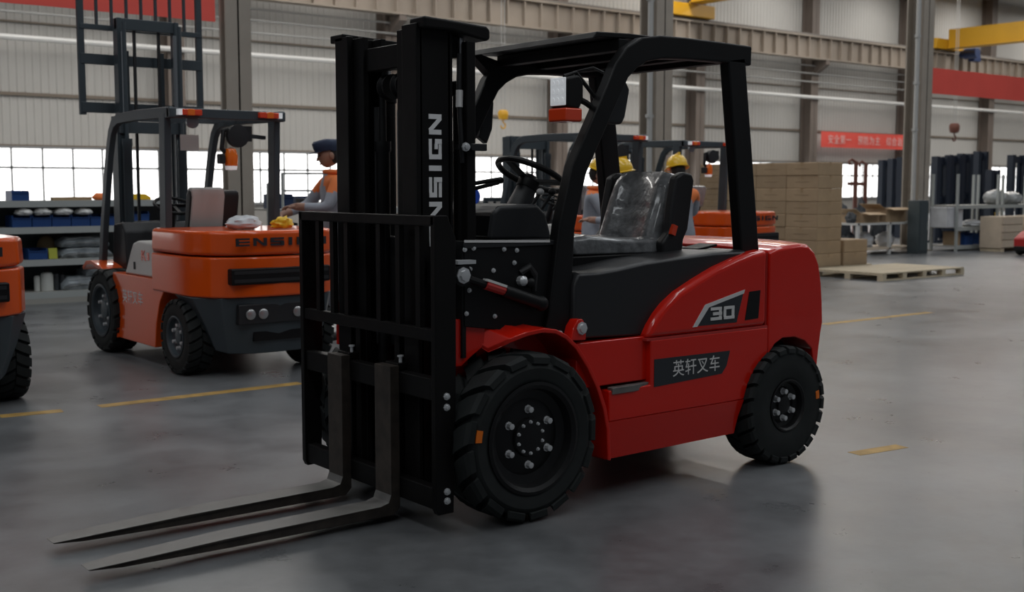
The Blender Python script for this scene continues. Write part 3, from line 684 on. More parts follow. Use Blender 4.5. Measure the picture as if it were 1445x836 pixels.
# --- hood (black moulded cover under the seat)
hp = [(0.295, 0.74), (0.755, 0.722), (0.80, 0.775), (0.845, 0.822), (0.90, 0.872), (1.00, 0.935), (1.13, 0.992), (1.28, 1.035), (1.44, 1.068), (1.44, 1.092), (1.20, 1.092), (0.95, 1.078), (0.73, 1.062), (0.56, 1.04), (0.44, 1.03), (0.33, 1.03), (0.30, 0.98)]
hsec = lambda yy, s_: [(0.85+(x-0.85)*s_, yy, 0.74+(z-0.74)*(1 if s_ == 1 else 0.965)) for x, z in hp]
mb = MB(); mb.loft([hsec(-0.525, 0.985), hsec(-0.495, 1), hsec(0.495, 1), hsec(0.525, 0.985)]); HD = mb.build('engine_hood', 'blackhood', T, bevel=0.028, seg=4, smooth=40)
mb = MB(); mb.box((1.33, -0.30, 1.10), (0.14, 0.12, 0.012), (0, R(-8), 0)); mb.build('hood_latch', 'black', HD, bevel=0.003)
mb = MB(); mb.bx(0.50, 1.28, -0.28, 0.26, 1.03, 1.080); mb.build('seat_base', 'black', T, bevel=0.008)
# --- floor / front panel with bolts
mb = MB(); mb.prism([(-0.245, 0.83), (0.32, 0.745), (0.32, 1.02), (0.22, 1.15), (-0.245, 1.18)], 'y', -0.475, -0.462); PN = mb.build('front_side_panel', 'black', T, bevel=0.003)
mb = MB(); mb.prism([(-0.245, 0.83), (0.32, 0.745), (0.32, 1.02), (0.22, 1.15), (-0.245, 1.18)], 'y', 0.462, 0.475); mb.build('front_side_panel', 'black', T, bevel=0.003)
mb = MB(); mb.bx(-0.25, 0.30, -0.482, 0.482, 1.150, 1.172); mb.build('cowl_top', 'dash', T, bevel=0.004)
mb = MB(); mb.bx(-0.255, -0.235, -0.47, 0.47, 0.70, 1.18); mb.build('front_bulkhead', 'black', T)
mb = MB(); mb.bar((-0.25, -0.482, 1.180), (0.20, -0.482, 1.168), 0.006, 0.010); mb.build('panel_edge', 'silver', PN)
for (px, py) in ((655.5, 352.5), (668, 350.5), (711, 352), (729, 353.5), (725.5, 371), (663, 380), (696, 382), (662, 410), (658, 443), (698, 446.5)):
    r = DIR*F+RT*(px-CX)-UPV*(py-CY); k = (4.33-0.476)/r.y; p = Vector((0, 0, HC))+r*k
    bolt((p.x-3.03, -0.4755, p.z), 0.0085, 'y', 'zinc', PN, -1, 0.010)
mb = MB(); mb.prism([(0.255, 0.74), (0.345, 0.735), (0.345, 0.80), (0.325, 0.83), (0.30, 0.83), (0.275, 0.80)], 'y', -0.56, -0.50); lg = mb.build('pillar_lug', 'red', T, bevel=0.006)
bolt((0.316, -0.562, 0.79), 0.024, 'y', 'zinc', lg, -1, 0.016); bolt((0.235, -0.49, 0.772), 0.011, 'y', 'zinc', T, -1, 0.03)
# --- overhead guard
fp = [(0.230, 0.765), (0.242, 0.86), (0.282, 1.23), (0.350, 1.475), (0.550, 1.825), (0.600, 1.915), (0.66, 1.975), (0.74, 2.016), (0.84, 2.034), (1.0, 2.040), (1.25, 2.040), (1.465, 2.036)]
for sg in (-1, 1):
    hts = [0.140, 0.125, 0.090, 0.088, 0.090, 0.098, 0.11, 0.11, 0.105, 0.10, 0.095, 0.095]
    mb = MB(); mb.sweep([(x, sg*0.475, z) for x, z in fp], 0.062, hts, (0, 1, 0)); mb.build('guard_front_pillar', 'black', T, bevel=0.010)
    mb = MB(); mb.sweep([(1.487, sg*0.475, 1.05), (1.357, sg*0.475, 2.02)], 0.062, [0.132, 0.126], (0, 1, 0)); mb.build('guard_rear_pillar', 'black', T, bevel=0.010)
mb = MB()                                   # roof plate with a drooping front lip
pr = [(0.475, 2.052), (0.50, 2.083), (0.70, 2.090), (1.44, 2.085), (1.47, 2.07), (1.47, 2.045), (1.44, 2.060), (0.70, 2.066), (0.52, 2.060)]
mb.prism(pr, 'y', -0.445, 0.50); rf = mb.build('guard_roof', 'black', T, bevel=0.005)
mb = MB(); mb.prism([(0.475, 2.055), (0.52, 2.062), (0.66, 2.03), (0.62, 1.96), (0.60, 1.955)], 'y', 0.44, 0.505); mb.build('roof_gusset', 'black', rf)
for x in (0.66, 0.92, 1.18, 1.43):
    mb = MB(); mb.bx(x-0.03, x+0.03, -0.45, 0.45, 2.01, 2.062); mb.build('roof_rib', 'black', rf, bevel=0.004)
# --- seat
SY = -0.02; SX = 0.27
mb = MB()
cs = [(0.31, 1.085), (0.29, 1.13), (0.31, 1.165), (0.38, 1.175), (0.60, 1.15), (0.80, 1.15), (0.84, 1.12), (0.80, 1.075)]
mb.loft([[(SX+0.005+0.57+(x-0.57)*a*1.22, SY+yy, 1.075+(z-1.075)*b) for x, z in cs] for yy, a, b in ((-0.245, 0.94, 0.85), (-0.225, 1, 1.0), (-0.15, 1.0, 1.06), (-0.10, 1, 0.96), (0.10, 1, 0.96), (0.15, 1, 1.06), (0.225, 1, 1), (0.245, .94, .85))])
seat = mb.build('seat_cushion', 'wrap', T, bevel=0.012, seg=2, smooth=60)
def bk(u, yy, t):        # u along the back upward 0..1, t thickness forward
    return (SX+0.88+0.13*u-t*0.96, SY+yy, 1.12+0.345*u+t*0.3)
mb = MB(); secs = []
for yy, wv in ((-0.215, 0.2), (-0.205, 0.7), (-0.17, 1.0), (-0.12, 0.95), (-0.10, 0.75), (0.10, 0.75), (0.12, 0.95), (0.17, 1.0), (0.205, 0.7), (0.215, 0.2)):
    sec = []
    for i in range(15):
        u = i/14; flute = 0.0
        if abs(yy) <= 0.10: flute = 0.010*abs(sin(u*pi*4.5)) if 0.08 < u < 0.75 else 0.0
        top = 1-0.55*(max(0, (abs(yy)-0.12)/0.1))**2*0.2
        sec.append(bk(u*top, yy*(1-0.18*max(0, u-.6)), 0.085*wv*(1-0.35*max(0, u-0.85)/0.15)+flute))
    sec += [bk(1.0*(1-0.06*wv*0), yy*0.9, 0.0), bk(0.0, yy, 0.0)]
    secs.append(sec)
mb.loft(secs); sb = mb.build('seat_backrest', 'wrap', T, smooth=50)
mb = MB(); mb.loft([[bk(0.02, yy, 0.0), bk(1.0, yy*0.92, 0.0), bk(0.97, yy*0.9, -0.05), bk(0.3, yy, -0.055), bk(0.02, yy, -0.03)] for yy in (-0.215, -0.15, 0.15, 0.215)])
mb.build('backrest_shell', 'seatblk', sb, bevel=0.012)
for sg, nm in ((-1, 'near'), (1, 'far')):
    mb = MB(); yy = SY+sg*0.262
    mb.prism([(SX+x+(0.03 if sg > 0 else -0.03), z) for x, z in [(0.83, 1.06), (0.965, 1.06), (0.975, 1.14), (1.005, 1.19), (1.045, 1.43), (1.03, 1.465), (0.97, 1.475), (0.915, 1.45), (0.88, 1.29), (0.87, 1.18), (0.82, 1.13)]], 'y', yy-0.028, yy+0.028)
    mb.build('hip_restraint', 'seatblk', T, bevel=0.016, seg=3)
mb = MB(); mb.box((SX+0.86, SY-0.295, 1.19), (0.03, 0.02, 0.05), (0, R(20), 0)); mb.build('belt_buckle', 'lens_red', seat)
# --- steering and controls
mb = MB(); ctr = Vector((0.41, -0.10, 1.455)); ax = Vector((0.50, 0, 1.0)).normalized(); ux = Vector((0, 1, 0)); vx = ax.cross(ux)
mb.tube([ctr+(ux*cos(t)+vx*sin(t))*0.165 for t in [2*pi*i/36 for i in range(36)]], 0.0145, 10, True); sw = mb.build('steering_wheel', 'black', T)
for t in (R(90), R(210), R(330)):
    mb = MB(); mb.bar(ctr-ax*0.035, ctr+(ux*cos(t)+vx*sin(t))*0.162, 0.04, 0.012, ax.cross(ux*cos(t)+vx*sin(t))); mb.build('spoke', 'black', sw)
mb = MB(); mb.tube([ctr-ax*0.07, ctr-ax*0.03, ctr-ax*0.005], [0.05, 0.05, 0.03], 16); mb.build('horn_button', 'black', sw)
mb = MB(); mb.tube([ctr-ax*0.06, ctr-ax*0.18, ctr-ax*0.32], [0.045, 0.06, 0.075], 14); mb.build('steering_column', 'dash', T)
mb = MB(); mb.loft([[(x, yy, z) for x, z in ((0.0, 1.17), (0.36, 1.16), (0.32, 1.28), (0.27, 1.325), (0.06, 1.318), (0.02, 1.295))] for yy in (-0.32, -0.30, 0.05, 0.07)])
mb.build('dash_cowl', 'dash', T, bevel=0.02, seg=3)
for i, (y0, x0) in enumerate(((-0.27, 0.33), (-0.33, 0.35), (-0.39, 0.37))):
    mb = MB(); mb.tube([(x0-0.02, y0+0.06, 1.30), (x0+0.03, y0+0.05, 1.37)], 0.008, 8); lv = mb.build('hydraulic_lever', 'black', T)
    mb = MB(); mb.sph((x0+0.034, y0+0.05, 1.378), (0.02, 0.016, 0.016), 10, 7); mb.build('lever_knob', 'silver' if i != 1 else 'black', lv)
mb = MB(); mb.tube([(0.02, 0.0, 1.19), (0.02, 0.0, 1.385), (0.035, -0.01, 1.40), (0.22, -0.10, 1.435)], 0.010, 8)
mb.tube([(0.07, -0.03, 1.30), (0.07, -0.03, 1.37), (0.085, -0.045, 1.385), (0.22, -0.10, 1.42)], 0.010, 8); mb.sph((0.225, -0.105, 1.43), 0.016, 10, 7); mb.build('grab_rail', 'black', T)
# --- work lamp on the near pillar
mb = MB(); mb.prism([(0.305, 1.745), (0.305, 1.870), (0.375, 1.885), (0.40, 1.855), (0.40, 1.780), (0.375, 1.735)], 'y', -0.475, -0.355); wl = mb.build('work_lamp', 'black', T, bevel=0.012, seg=3)
mb = MB(); mb.bx(0.298, 0.307, -0.465, -0.365, 1.752, 1.872); fc = mb.build('lamp_face', 'led', wl, bevel=0.004)
mb = MB()
for a in range(3):
    for b in range(3): mb.lathe([(0.013, 0.2985), (0.012, 0.296), (0, 0.2955)], (0, -0.445+a*0.03, 1.775+b*0.037), 'x', 10)
mb.build('led_lens', 'lens_white', fc)
mb = MB(); mb.prism([(0.296, 1.682), (0.296, 1.742), (0.39, 1.742), (0.39, 1.682)], 'y', -0.478, -0.352); mb.build('turn_lens', 'lens_red', wl, bevel=0.01)
mb = MB(); mb.tube([(0.35, -0.41, 1.810), (0.44, -0.44, 1.770), (0.50, -0.46, 1.730)], 0.014, 8); mb.tube([(0.34, -0.41, 1.880), (0.40, -0.42, 1.90), (0.52, -0.455, 1.760)], 0.010, 8); mb.build('lamp_bracket', 'black', wl)
mb = MB(); mb.tube([(0.42, -0.40, 1.780), (0.44, -0.36, 1.910), (0.52, -0.40, 1.93), (0.57, -0.44, 1.9)], 0.006, 6); mb.build('lamp_cable', 'hose', wl)
# --- mirrors
mb = MB(); mb.prism([(0.545, 1.685), (0.555, 1.83), (0.585, 1.880), (0.695, 1.877), (0.718, 1.84), (0.690, 1.715), (0.67, 1.682)], 'y', -0.435, -0.385); mr = mb.build('mirror', 'blackhood', T, bevel=0.014, seg=3)
mb = MB(); mb.tube([(0.53, -0.48, 1.77), (0.58, -0.41, 1.775)], 0.014, 8); mb.build('mirror_arm', 'black', mr)
mb = MB(); mb.prism([(0.575, 1.655), (0.63, 1.62), (0.665, 1.70), (0.675, 1.84), (0.65, 1.855), (0.61, 1.80)], 'y', 0.53, 0.57); mr = mb.build('mirror', 'blackhood', T, bevel=0.01, seg=3)
mb = MB(); mb.tube([(0.50, 0.48, 1.72), (0.60, 0.55, 1.73)], 0.014, 8); mb.build('mirror_arm', 'black', mr)
mb = MB(); mb.bx(-0.20, -0.10, -0.37, -0.345, 1.555, 1.575); ll = mb.build('mast_stop_bracket', 'black', T)
bolt((-0.165, -0.372, 1.565), 0.016, 'y', 'zinc', ll, -1, 0.02); mb = MB(); mb.bx(-0.14, -0.06, -0.385, -0.355, 1.55, 1.58); mb.build('limit_switch', 'blackhood', ll, bevel=0.004)

# ================================================================== orange forklifts (front -x, rear +x in their own frame)
def orange_truck(label, raised=True, loc=(0, 0, 0), beacon=True, wrap=True, name_text=True):
    t = thing('forklift', label, 'forklift', loc, R(-90), 'parked orange forklifts')
    RW = 1.58
    for sg in (-1, 1):
        wheel(t, (0, sg*0.49, 0.355), 0.355, 0.24, 0.22, sg, 'front_wheel', 18, 6, 0.12, m_rim='slate', small=0)
        wheel(t, (RW, sg*0.50, 0.285), 0.285, 0.20, 0.155, sg, 'rear_wheel', 22, 6, 0.085, m_rim='slate', small=0)
        # fender
        ou = [(-0.52, 0.70), (-0.43, 0.755), (-0.30, 0.765), (-0.05, 0.72), (0.10, 0.66), (0.22, 0.53), (0.29, 0.36), (0.31, 0.15)]
        inn = [(-0.52, 0.67), (-0.43, 0.72), (-0.30, 0.728), (-0.05, 0.68), (0.06, 0.62), (0.16, 0.50), (0.22, 0.34), (0.24, 0.15)]
        mb = MB(); vs = []
        for a, b in zip(ou, inn): vs += [(a[0], sg*0.58, a[1]), (a[0], sg*0.30, a[1]), (b[0], sg*0.30, b[1]), (b[0], sg*0.575, b[1])]
        n = len(ou); fs = [(0, 1, 2, 3), tuple(range(4*n-4, 4*n))]
        for i in range(n-1):
            for j in range(4): fs.append((4*i+j, 4*i+(j+1) % 4, 4*i+4+(j+1) % 4, 4*i+4+j))
        mb.add(vs, fs); mb.build('front_fender', 'orange', t, bevel=0.006)
        mb = MB(); mb.prism([(0.28, 0.15), (1.10, 0.15), (1.14, 0.35), (1.22, 0.52), (1.30, 0.60), (1.30, 0.69), (0.20, 0.69), (0.20, 0.6)], 'y', sg*0.34, sg*0.565)
        sp = mb.build('side_body', 'orange', t, bevel=0.008)
        if sg < 0 and name_text: font_text('英轩叉车', 'lettering', (0.42, -0.567, 0.47), (1, 0, 0), (0, 0, 1), 0.115, 'white', sp, 0.0008, 0.0, 0.97)
        # white side cover beside the seat
        mb = MB(); mb.prism([(0.42, 0.69), (1.06, 0.69), (1.06, 0.965), (0.74, 0.972), (0.64, 0.95), (0.58, 0.88), (0.48, 0.74)], 'y', sg*0.40, sg*0.55)
        wc = mb.build('battery_cover', 'whitecover', t, bevel=0.02, seg=3)
        if sg < 0:
            mb = MB(); mb.prism([(0.83, 0.82), (0.85, 0.82), (0.85, 0.90), (0.83, 0.90)], 'y', -0.554, -0.549); mb.prism([(0.85, 0.855), (0.885, 0.90), (0.905, 0.90), (0.86, 0.85)], 'y', -0.554, -0.549)
            mb.prism([(0.862, 0.855), (0.90, 0.82), (0.92, 0.82), (0.872, 0.87)], 'y', -0.554, -0.549); mb.build('logo_mark', 'lens_red', wc)
            mb = MB(); mb.prism([(0.945, 0.825), (0.99, 0.825), (0.99, 0.885), (0.945, 0.885)], 'y', -0.554, -0.549); mb.build('logo_block', 'lens_red', wc)
            mb = MB(); mb.bx(0.66, 0.69, -0.556, -0.54, 0.74, 0.80); mb.build('fuel_latch', 'black', wc)
    mb = MB(); mb.bx(-0.25, 1.3, -0.34, 0.34, 0.2, 0.66); mb.build('chassis', 'slate', t)
    mb = MB(); mb.bx(0.30, 1.06, -0.40, 0.40, 0.66, 0.92); mb.build('engine_hood', 'dash', t, bevel=0.03)
    mb = MB(); mb.tube([(RW, -0.4, 0.285), (RW, 0.4, 0.285)], 0.06, 10); mb.build('steer_axle', 'black', t)
    # counterweight tiers
    def tier(z0, z1, x0, top=1.0, flare=0.0):
        def ring(z, k): return [(x0, -0.575*k-flare, z), (1.66, -0.585*k, z), (1.84, -0.575*k, z), (2.02, -0.50*k, z), (2.11, -0.38*k, z), (2.15, -0.18*k, z), (2.16, 0, z), (2.15, 0.18*k, z), (2.11, 0.38*k, z), (2.02, 0.50*k, z), (1.84, 0.575*k, z), (1.66, 0.585*k, z), (x0, 0.575*k+flare, z)]
        mb = MB(); mb.loft([ring(z0, 1.0), ring(z1, top)]); return mb
    c1 = tier(0.60, 0.895, 1.09).build('counterweight', 'orange', t, bevel=0.018, seg=3, smooth=40)
    c2 = tier(0.905, 1.085, 1.09, 0.985).build('counterweight_cap', 'orange', t, bevel=0.030, seg=3, smooth=40)
    lettering('ENSIGN', 'lettering', (2.163, -0.365, 0.975), (0, 1, 0), (0, 0, 1), 0.108, 0.058, 0.028, 'decal', c2, 0.004)
    mb = MB(); mb.bx(2.05, 2.166, -0.40, 0.40, 0.695, 0.815); gr = mb.build('radiator_opening', 'black', c1, bevel=0.012)
    for z in (0.725, 0.785): mb = MB(); mb.bx(2.10, 2.168, -0.38, 0.38, z-0.012, z+0.012); mb.build('opening_slat', 'dash', c1)
    lowr = [(1.50, -0.56, 0.60), (1.86, -0.575, 0.60), (2.06, -0.44, 0.60), (2.12, -0.2, 0.60), (2.13, 0, 0.60), (2.12, 0.2, 0.60), (2.06, 0.44, 0.60), (1.86, 0.575, 0.60), (1.50, 0.56, 0.60)]
    lowb = [(1.85, -0.40, 0.22), (1.90, -0.42, 0.20), (1.99, -0.36, 0.18), (2.04, -0.18, 0.17), (2.05, 0, 0.17), (2.04, 0.18, 0.17), (1.99, 0.36, 0.18), (1.90, 0.42, 0.20), (1.85, 0.40, 0.22)]
    mid = [(1.72, -0.47, 0.40), (1.90, -0.50, 0.40), (2.04, -0.41, 0.38), (2.09, -0.19, 0.38), (2.10, 0, 0.38), (2.09, 0.19, 0.38), (2.04, 0.41, 0.38), (1.90, 0.50, 0.40), (1.72, 0.47, 0.40)]
    mb = MB(); mb.loft([lowr, mid, lowb]); lw = mb.build('rear_skirt', 'slate', t, bevel=0.01, smooth=40)
    mb = MB(); mb.bx(2.0, 2.12, -0.33, 0.33, 0.40, 0.55); lr = mb.build('lamp_recess', 'dash', lw, bevel=0.01)
    for y in (-0.24, -0.14, 0.14, 0.24):
        mb = MB(); mb.lathe([(0.038, 2.11), (0.038, 2.128), (0.028, 2.134), (0, 2.136)], (0, y, 0.475), 'x', 14); mb.build('rear_lamp', 'steel', lw)
    mb = MB(); mb.bx(2.0, 2.085, -0.2, 0.2, 0.27, 0.34); mb.build('tow_slot', 'black', lw)
    # overhead guard
    for sg in (-1, 1):
        mb = MB(); mb.sweep([(x, sg*0.46, z) for x, z in [(-0.34, 0.70), (-0.25, 1.10), (-0.08, 1.68), (0.0, 1.86), (0.07, 1.93), (0.18, 1.965), (0.6, 1.975), (1.30, 1.965)]], 0.05, 0.085, (0, 1, 0))
        mb.build('guard_front_pillar', 'slate', t, bevel=0.008)
        mb = MB(); mb.sweep([(1.12, sg*0.46, 0.92), (1.16, sg*0.46, 1.97)], 0.055, 0.12, (0, 1, 0)); rp_ = mb.build('guard_rear_pillar', 'slate', t, bevel=0.008)
        bolt((0.45, sg*0.455, 1.985), 0.018, 'y', 'zinc', t, sg, 0.014)
        mb = MB(); mb.bx(1.315, 1.36, sg*0.33-0.09, sg*0.33+0.09, 1.945, 1.99); tl_ = mb.build('tail_lamp', 'lens_red', t, bevel=0.008)
        mb = MB(); mb.bx(1.318, 1.364, sg*0.33-0.03, sg*0.33+0.03, 1.943, 1.992); mb.build('turn_lens', 'lens_orange', tl_, bevel=0.006)
        mb = MB(); mb.bx(1.318, 1.364, sg*0.33+sg*0.088-0.015, sg*0.33+sg*0.088+0.015, 1.945, 1.99); mb.build('reverse_lens', 'lens_white', tl_)
    for x in (0.10, 0.30, 0.50, 0.70, 0.90, 1.10):
        mb = MB(); mb.bx(x-0.02, x+0.02, -0.42, 0.42, 1.955, 1.985); mb.build('guard_slat', 'slate', t)
    mb = MB(); mb.bx(1.25, 1.32, -0.485, 0.485, 1.925, 2.0); mb.build('guard_rear_beam', 'slate', t, bevel=0.008)
    # cab
    mb = MB(); mb.prism([(-0.28, 0.66), (0.10, 0.66), (0.06, 1.02), (-0.02, 1.10), (-0.22, 1.08)], 'y', -0.40, 0.40); mb.build('dash_cowl', 'dash', t, bevel=0.02)
    ctr = Vector((0.20, -0.02, 1.24)); ax = Vector((0.45, 0, 1)).normalized(); ux = Vector((0, 1, 0)); vx = ax.cross(ux)
    mb = MB(); mb.tube([ctr+(ux*cos(a)+vx*sin(a))*0.16 for a in [2*pi*i/24 for i in range(24)]], 0.015, 8, True); sw = mb.build('steering_wheel', 'black', t)
    mb = MB(); mb.bar(ctr-ux*0.155, ctr+ux*0.155, 0.03, 0.01, ax); mb.bar(ctr, ctr-vx*0.155, 0.03, 0.01, ax.cross(vx)); mb.build('spoke', 'black', sw)
    mb = MB(); mb.tube([ctr, ctr-ax*0.25, (0.0, -0.02, 0.95)], [0.03, 0.04, 0.05], 10); mb.build('steering_column', 'dash', t)
    for yy in (0.16, 0.22, 0.28):
        mb = MB(); mb.tube([(0.02, yy, 1.05), (0.10, yy, 1.22)], 0.008, 6); lv = mb.build('hydraulic_lever', 'black', t); mb = MB(); mb.sph((0.10, yy, 1.23), 0.02, 8, 6); mb.build('lever_knob', 'black', lv)
    mb = MB(); mb.bx(0.42, 0.93, -0.22, 0.22, 0.92, 1.02); st = mb.build('seat_cushion', 'seatblk', t, bevel=0.03, seg=3)
    mb = MB(); mb.loft([[(0.86+x, yy, 1.02+z) for x, z in ((0, 0), (0.09, 0), (0.16, 0.30), (0.15, 0.35), (0.10, 0.36), (0.06, 0.31))] for yy in (-0.21, -0.18, 0.18, 0.21)])
    bk_ = mb.build('seat_backrest', 'seatblk', t, bevel=0.02, seg=3)
    if wrap:
        mb = MB(); mb.loft([[(0.85+x, yy, 1.03+z) for x, z in ((0.02, 0.04), (0.125, 0.04), (0.18, 0.30), (0.165, 0.36), (0.10, 0.37), (0.05, 0.31))] for yy in (-0.20, -0.17, 0.05, 0.08) ] if wrap == 'sheet' else
                            [[(0.85+x, yy, 1.03+z) for x, z in ((0.0, 0.10), (0.135, 0.10), (0.19, 0.32), (0.18, 0.38), (0.10, 0.39), (0.05, 0.33))] for yy in (-0.24, -0.21, 0.21, 0.24)])
        mb.build('seat_film', 'paper' if wrap == 'sheet' else 'filmgrey', bk_, bevel=0.015)
    mb = MB(); mb.bx(0.95, 1.15, -0.42, 0.42, 0.90, 1.075); mb.build('rear_cowl', 'dash', t, bevel=0.02)
    if beacon:
        mb = MB(); mb.bar((1.10, 0.40, 1.80), (1.22, 0.16, 1.81), 0.03, 0.03); bc = mb.build('rear_lamp_bracket', 'slate', t)
        mb = MB(); mb.lathe([(0.0, 1.20), (0.07, 1.205), (0.09, 1.26), (0.09, 1.30), (0.0, 1.31)], (0, 0.08, 1.80), 'x', 16); mb.bx(1.20, 1.29, 0.09, 0.20, 1.76, 1.88); mb.build('rear_work_lamp', 'dash', bc)
        mb = MB(); mb.tube([(1.25, 0.05, 1.86), (1.24, -0.02, 1.84), (1.25, -0.04, 1.7), (1.25, 0.02, 1.64)], 0.02, 8); mb.build('lamp_cable', 'hose', bc)
        mb = MB(); mb.lathe([(0.0, -0.09), (0.05, -0.085), (0.055, -0.04), (0.055, 0.0), (0.04, 0.05), (0.0, 0.06)], (1.26, 0.03, 1.65), 'z', 14); tb = mb.build('turn_lamp', 'lens_orange', bc)
        mb = MB(); mb.lathe([(0.0, -0.12), (0.045, -0.115), (0.05, -0.085), (0, -0.08)], (1.26, 0.03, 1.65), 'z', 14); mb.build('reverse_lens', 'lens_white', tb)
        mb = MB(); mb.bx(1.22, 1.30, -0.075, -0.03, 1.58, 1.66); mb.build('alarm_horn', 'dash', bc, bevel=0.01)
        mb = MB(); mb.lathe([(0, 1.2), (0.045, 1.205), (0.05, 1.24), (0, 1.25)], (0, -0.27, 1.90), 'x', 12); mb.build('rear_mirror', 'slate_light', t)
        mb = MB(); mb.bx(0.62, 0.625, -0.12, 0.04, 1.70, 1.83); mb.build('instruction_sheet', 'paper', t)
    # mast and carriage
    X0 = -0.36; zt = 2.87 if raised else 2.03
    for sg in (-1, 1):
        mb = MB(); mb.bx(X0-0.08, X0+0.07, sg*0.30-0.012, sg*0.30+0.012, 0.12, 2.02); a, b = sorted((sg*0.30, sg*0.23)); mb.bx(X0-0.09, X0-0.06, a, b, 0.12, 2.02); mb.bx(X0+0.05, X0+0.08, a, b, 0.12, 2.02)
        mb.build('mast_rail', 'slate', t, bevel=0.004)
        mb = MB(); mb.bx(X0-0.06, X0+0.05, sg*0.26-0.02, sg*0.26+0.02, 0.3 if not raised else 1.0, zt); ir = mb.build('inner_mast_rail', 'slate', t, bevel=0.004)
        mb = MB(); mb.bx(X0+0.05, X0+0.058, sg*0.235-0.016, sg*0.235+0.016, 0.3 if not raised else 1.1, zt-0.12); mb.build('roller_track', 'slate_light', ir)
        mb = MB(); mb.lathe([(0.04, 0.2), (0.04, 1.75), (0.045, 1.76), (0.045, 1.82), (0.018, 1.82), (0.018, zt-0.05)], (X0+0.13, sg*0.25, 0), 'z', 12); mb.build('lift_cylinder', 'slate', t)
        mb = MB(); mb.bx(X0-0.02, X0+0.0, sg*0.11-0.012, sg*0.11+0.012, 1.0, zt-0.1); mb.build('lift_chain', 'dash', t)
    for z, xx in ((1.92, X0+0.06), (1.05, X0+0.06), (0.3, X0+0.06)):
        mb = MB(); mb.bx(xx, xx+0.05, -0.30, 0.30, z-0.05, z+0.05); mb.build('mast_cross_member', 'slate', t)
    mb = MB(); mb.bx(X0-0.02, X0+0.03, -0.28, 0.28, zt-0.10, zt-0.0); mb.build('mast_cross_member', 'slate', t, bevel=0.006)
    zc = 2.05 if raised else 0.10; XC = X0-0.14
    def rb(nm, y0, y1, z0, z1, par, x=XC): mb = MB(); mb.bx(x, x+0.04, y0, y1, z0, z1); return mb.build(nm, 'slate', par, bevel=0.004)
    rb('carriage_bar', -0.55, 0.55, zc, zc+0.09, t); rb('carriage_bar', -0.55, 0.55, zc+0.42, zc+0.51, t)
    lb = rb('load_backrest', -0.56, 0.56, zc+1.12, zc+1.17, t)
    for y in (-0.54, 0.54): rb('side_plate', y-0.028, y+0.028, zc-0.02, zc+1.17, lb, XC-0.006)
    rb('middle_bar', -0.55, 0.55, zc+0.72, zc+0.765, lb)
    for i in range(7): y = -0.40+i*0.8/6; rb('guard_bar', y-0.010, y+0.010, zc+0.76, zc+1.13, lb)
    for y in (-0.16, 0.16): rb('carriage_plate', y-0.02, y+0.02, zc-0.05, zc+0.55, t, XC+0.04)
    for y in ((-0.30, 0.30) if not raised else ()):
        mb = MB(); mb.prism([(XC-0.045, zc-0.06), (XC-1.1, zc-0.04), (XC-1.1, zc-0.03), (XC-0.045, zc-0.015), (XC-0.045, zc+0.5), (XC, zc+0.5), (XC, zc-0.06)], 'y', y-0.06, y+0.06); mb.build('fork', 'slate', t)
    mb = MB(); mb.tube([(-0.2, -0.3, 0.75), (0.05, -0.3, 0.55)], 0.035, 10); mb.build('tilt_cylinder', 'slate', t)
    return t
orange_truck('orange forklift with raised slate mast, facing away left of the red forklift', True, (3.97, 9.94, 0), True, 'sheet')
orange_truck('orange forklift cut off by the left edge of the picture', True, (1.60, 9.70, 0), False, False)
orange_truck('orange forklift with lowered mast seen through the red forklift cab', False, (9.27, 11.15, 0), True, 'film', False)
orange_truck('orange forklift with film-wrapped seat between the red forklift and the cartons', False, (11.70, 11.95, 0), True, 'film', False)

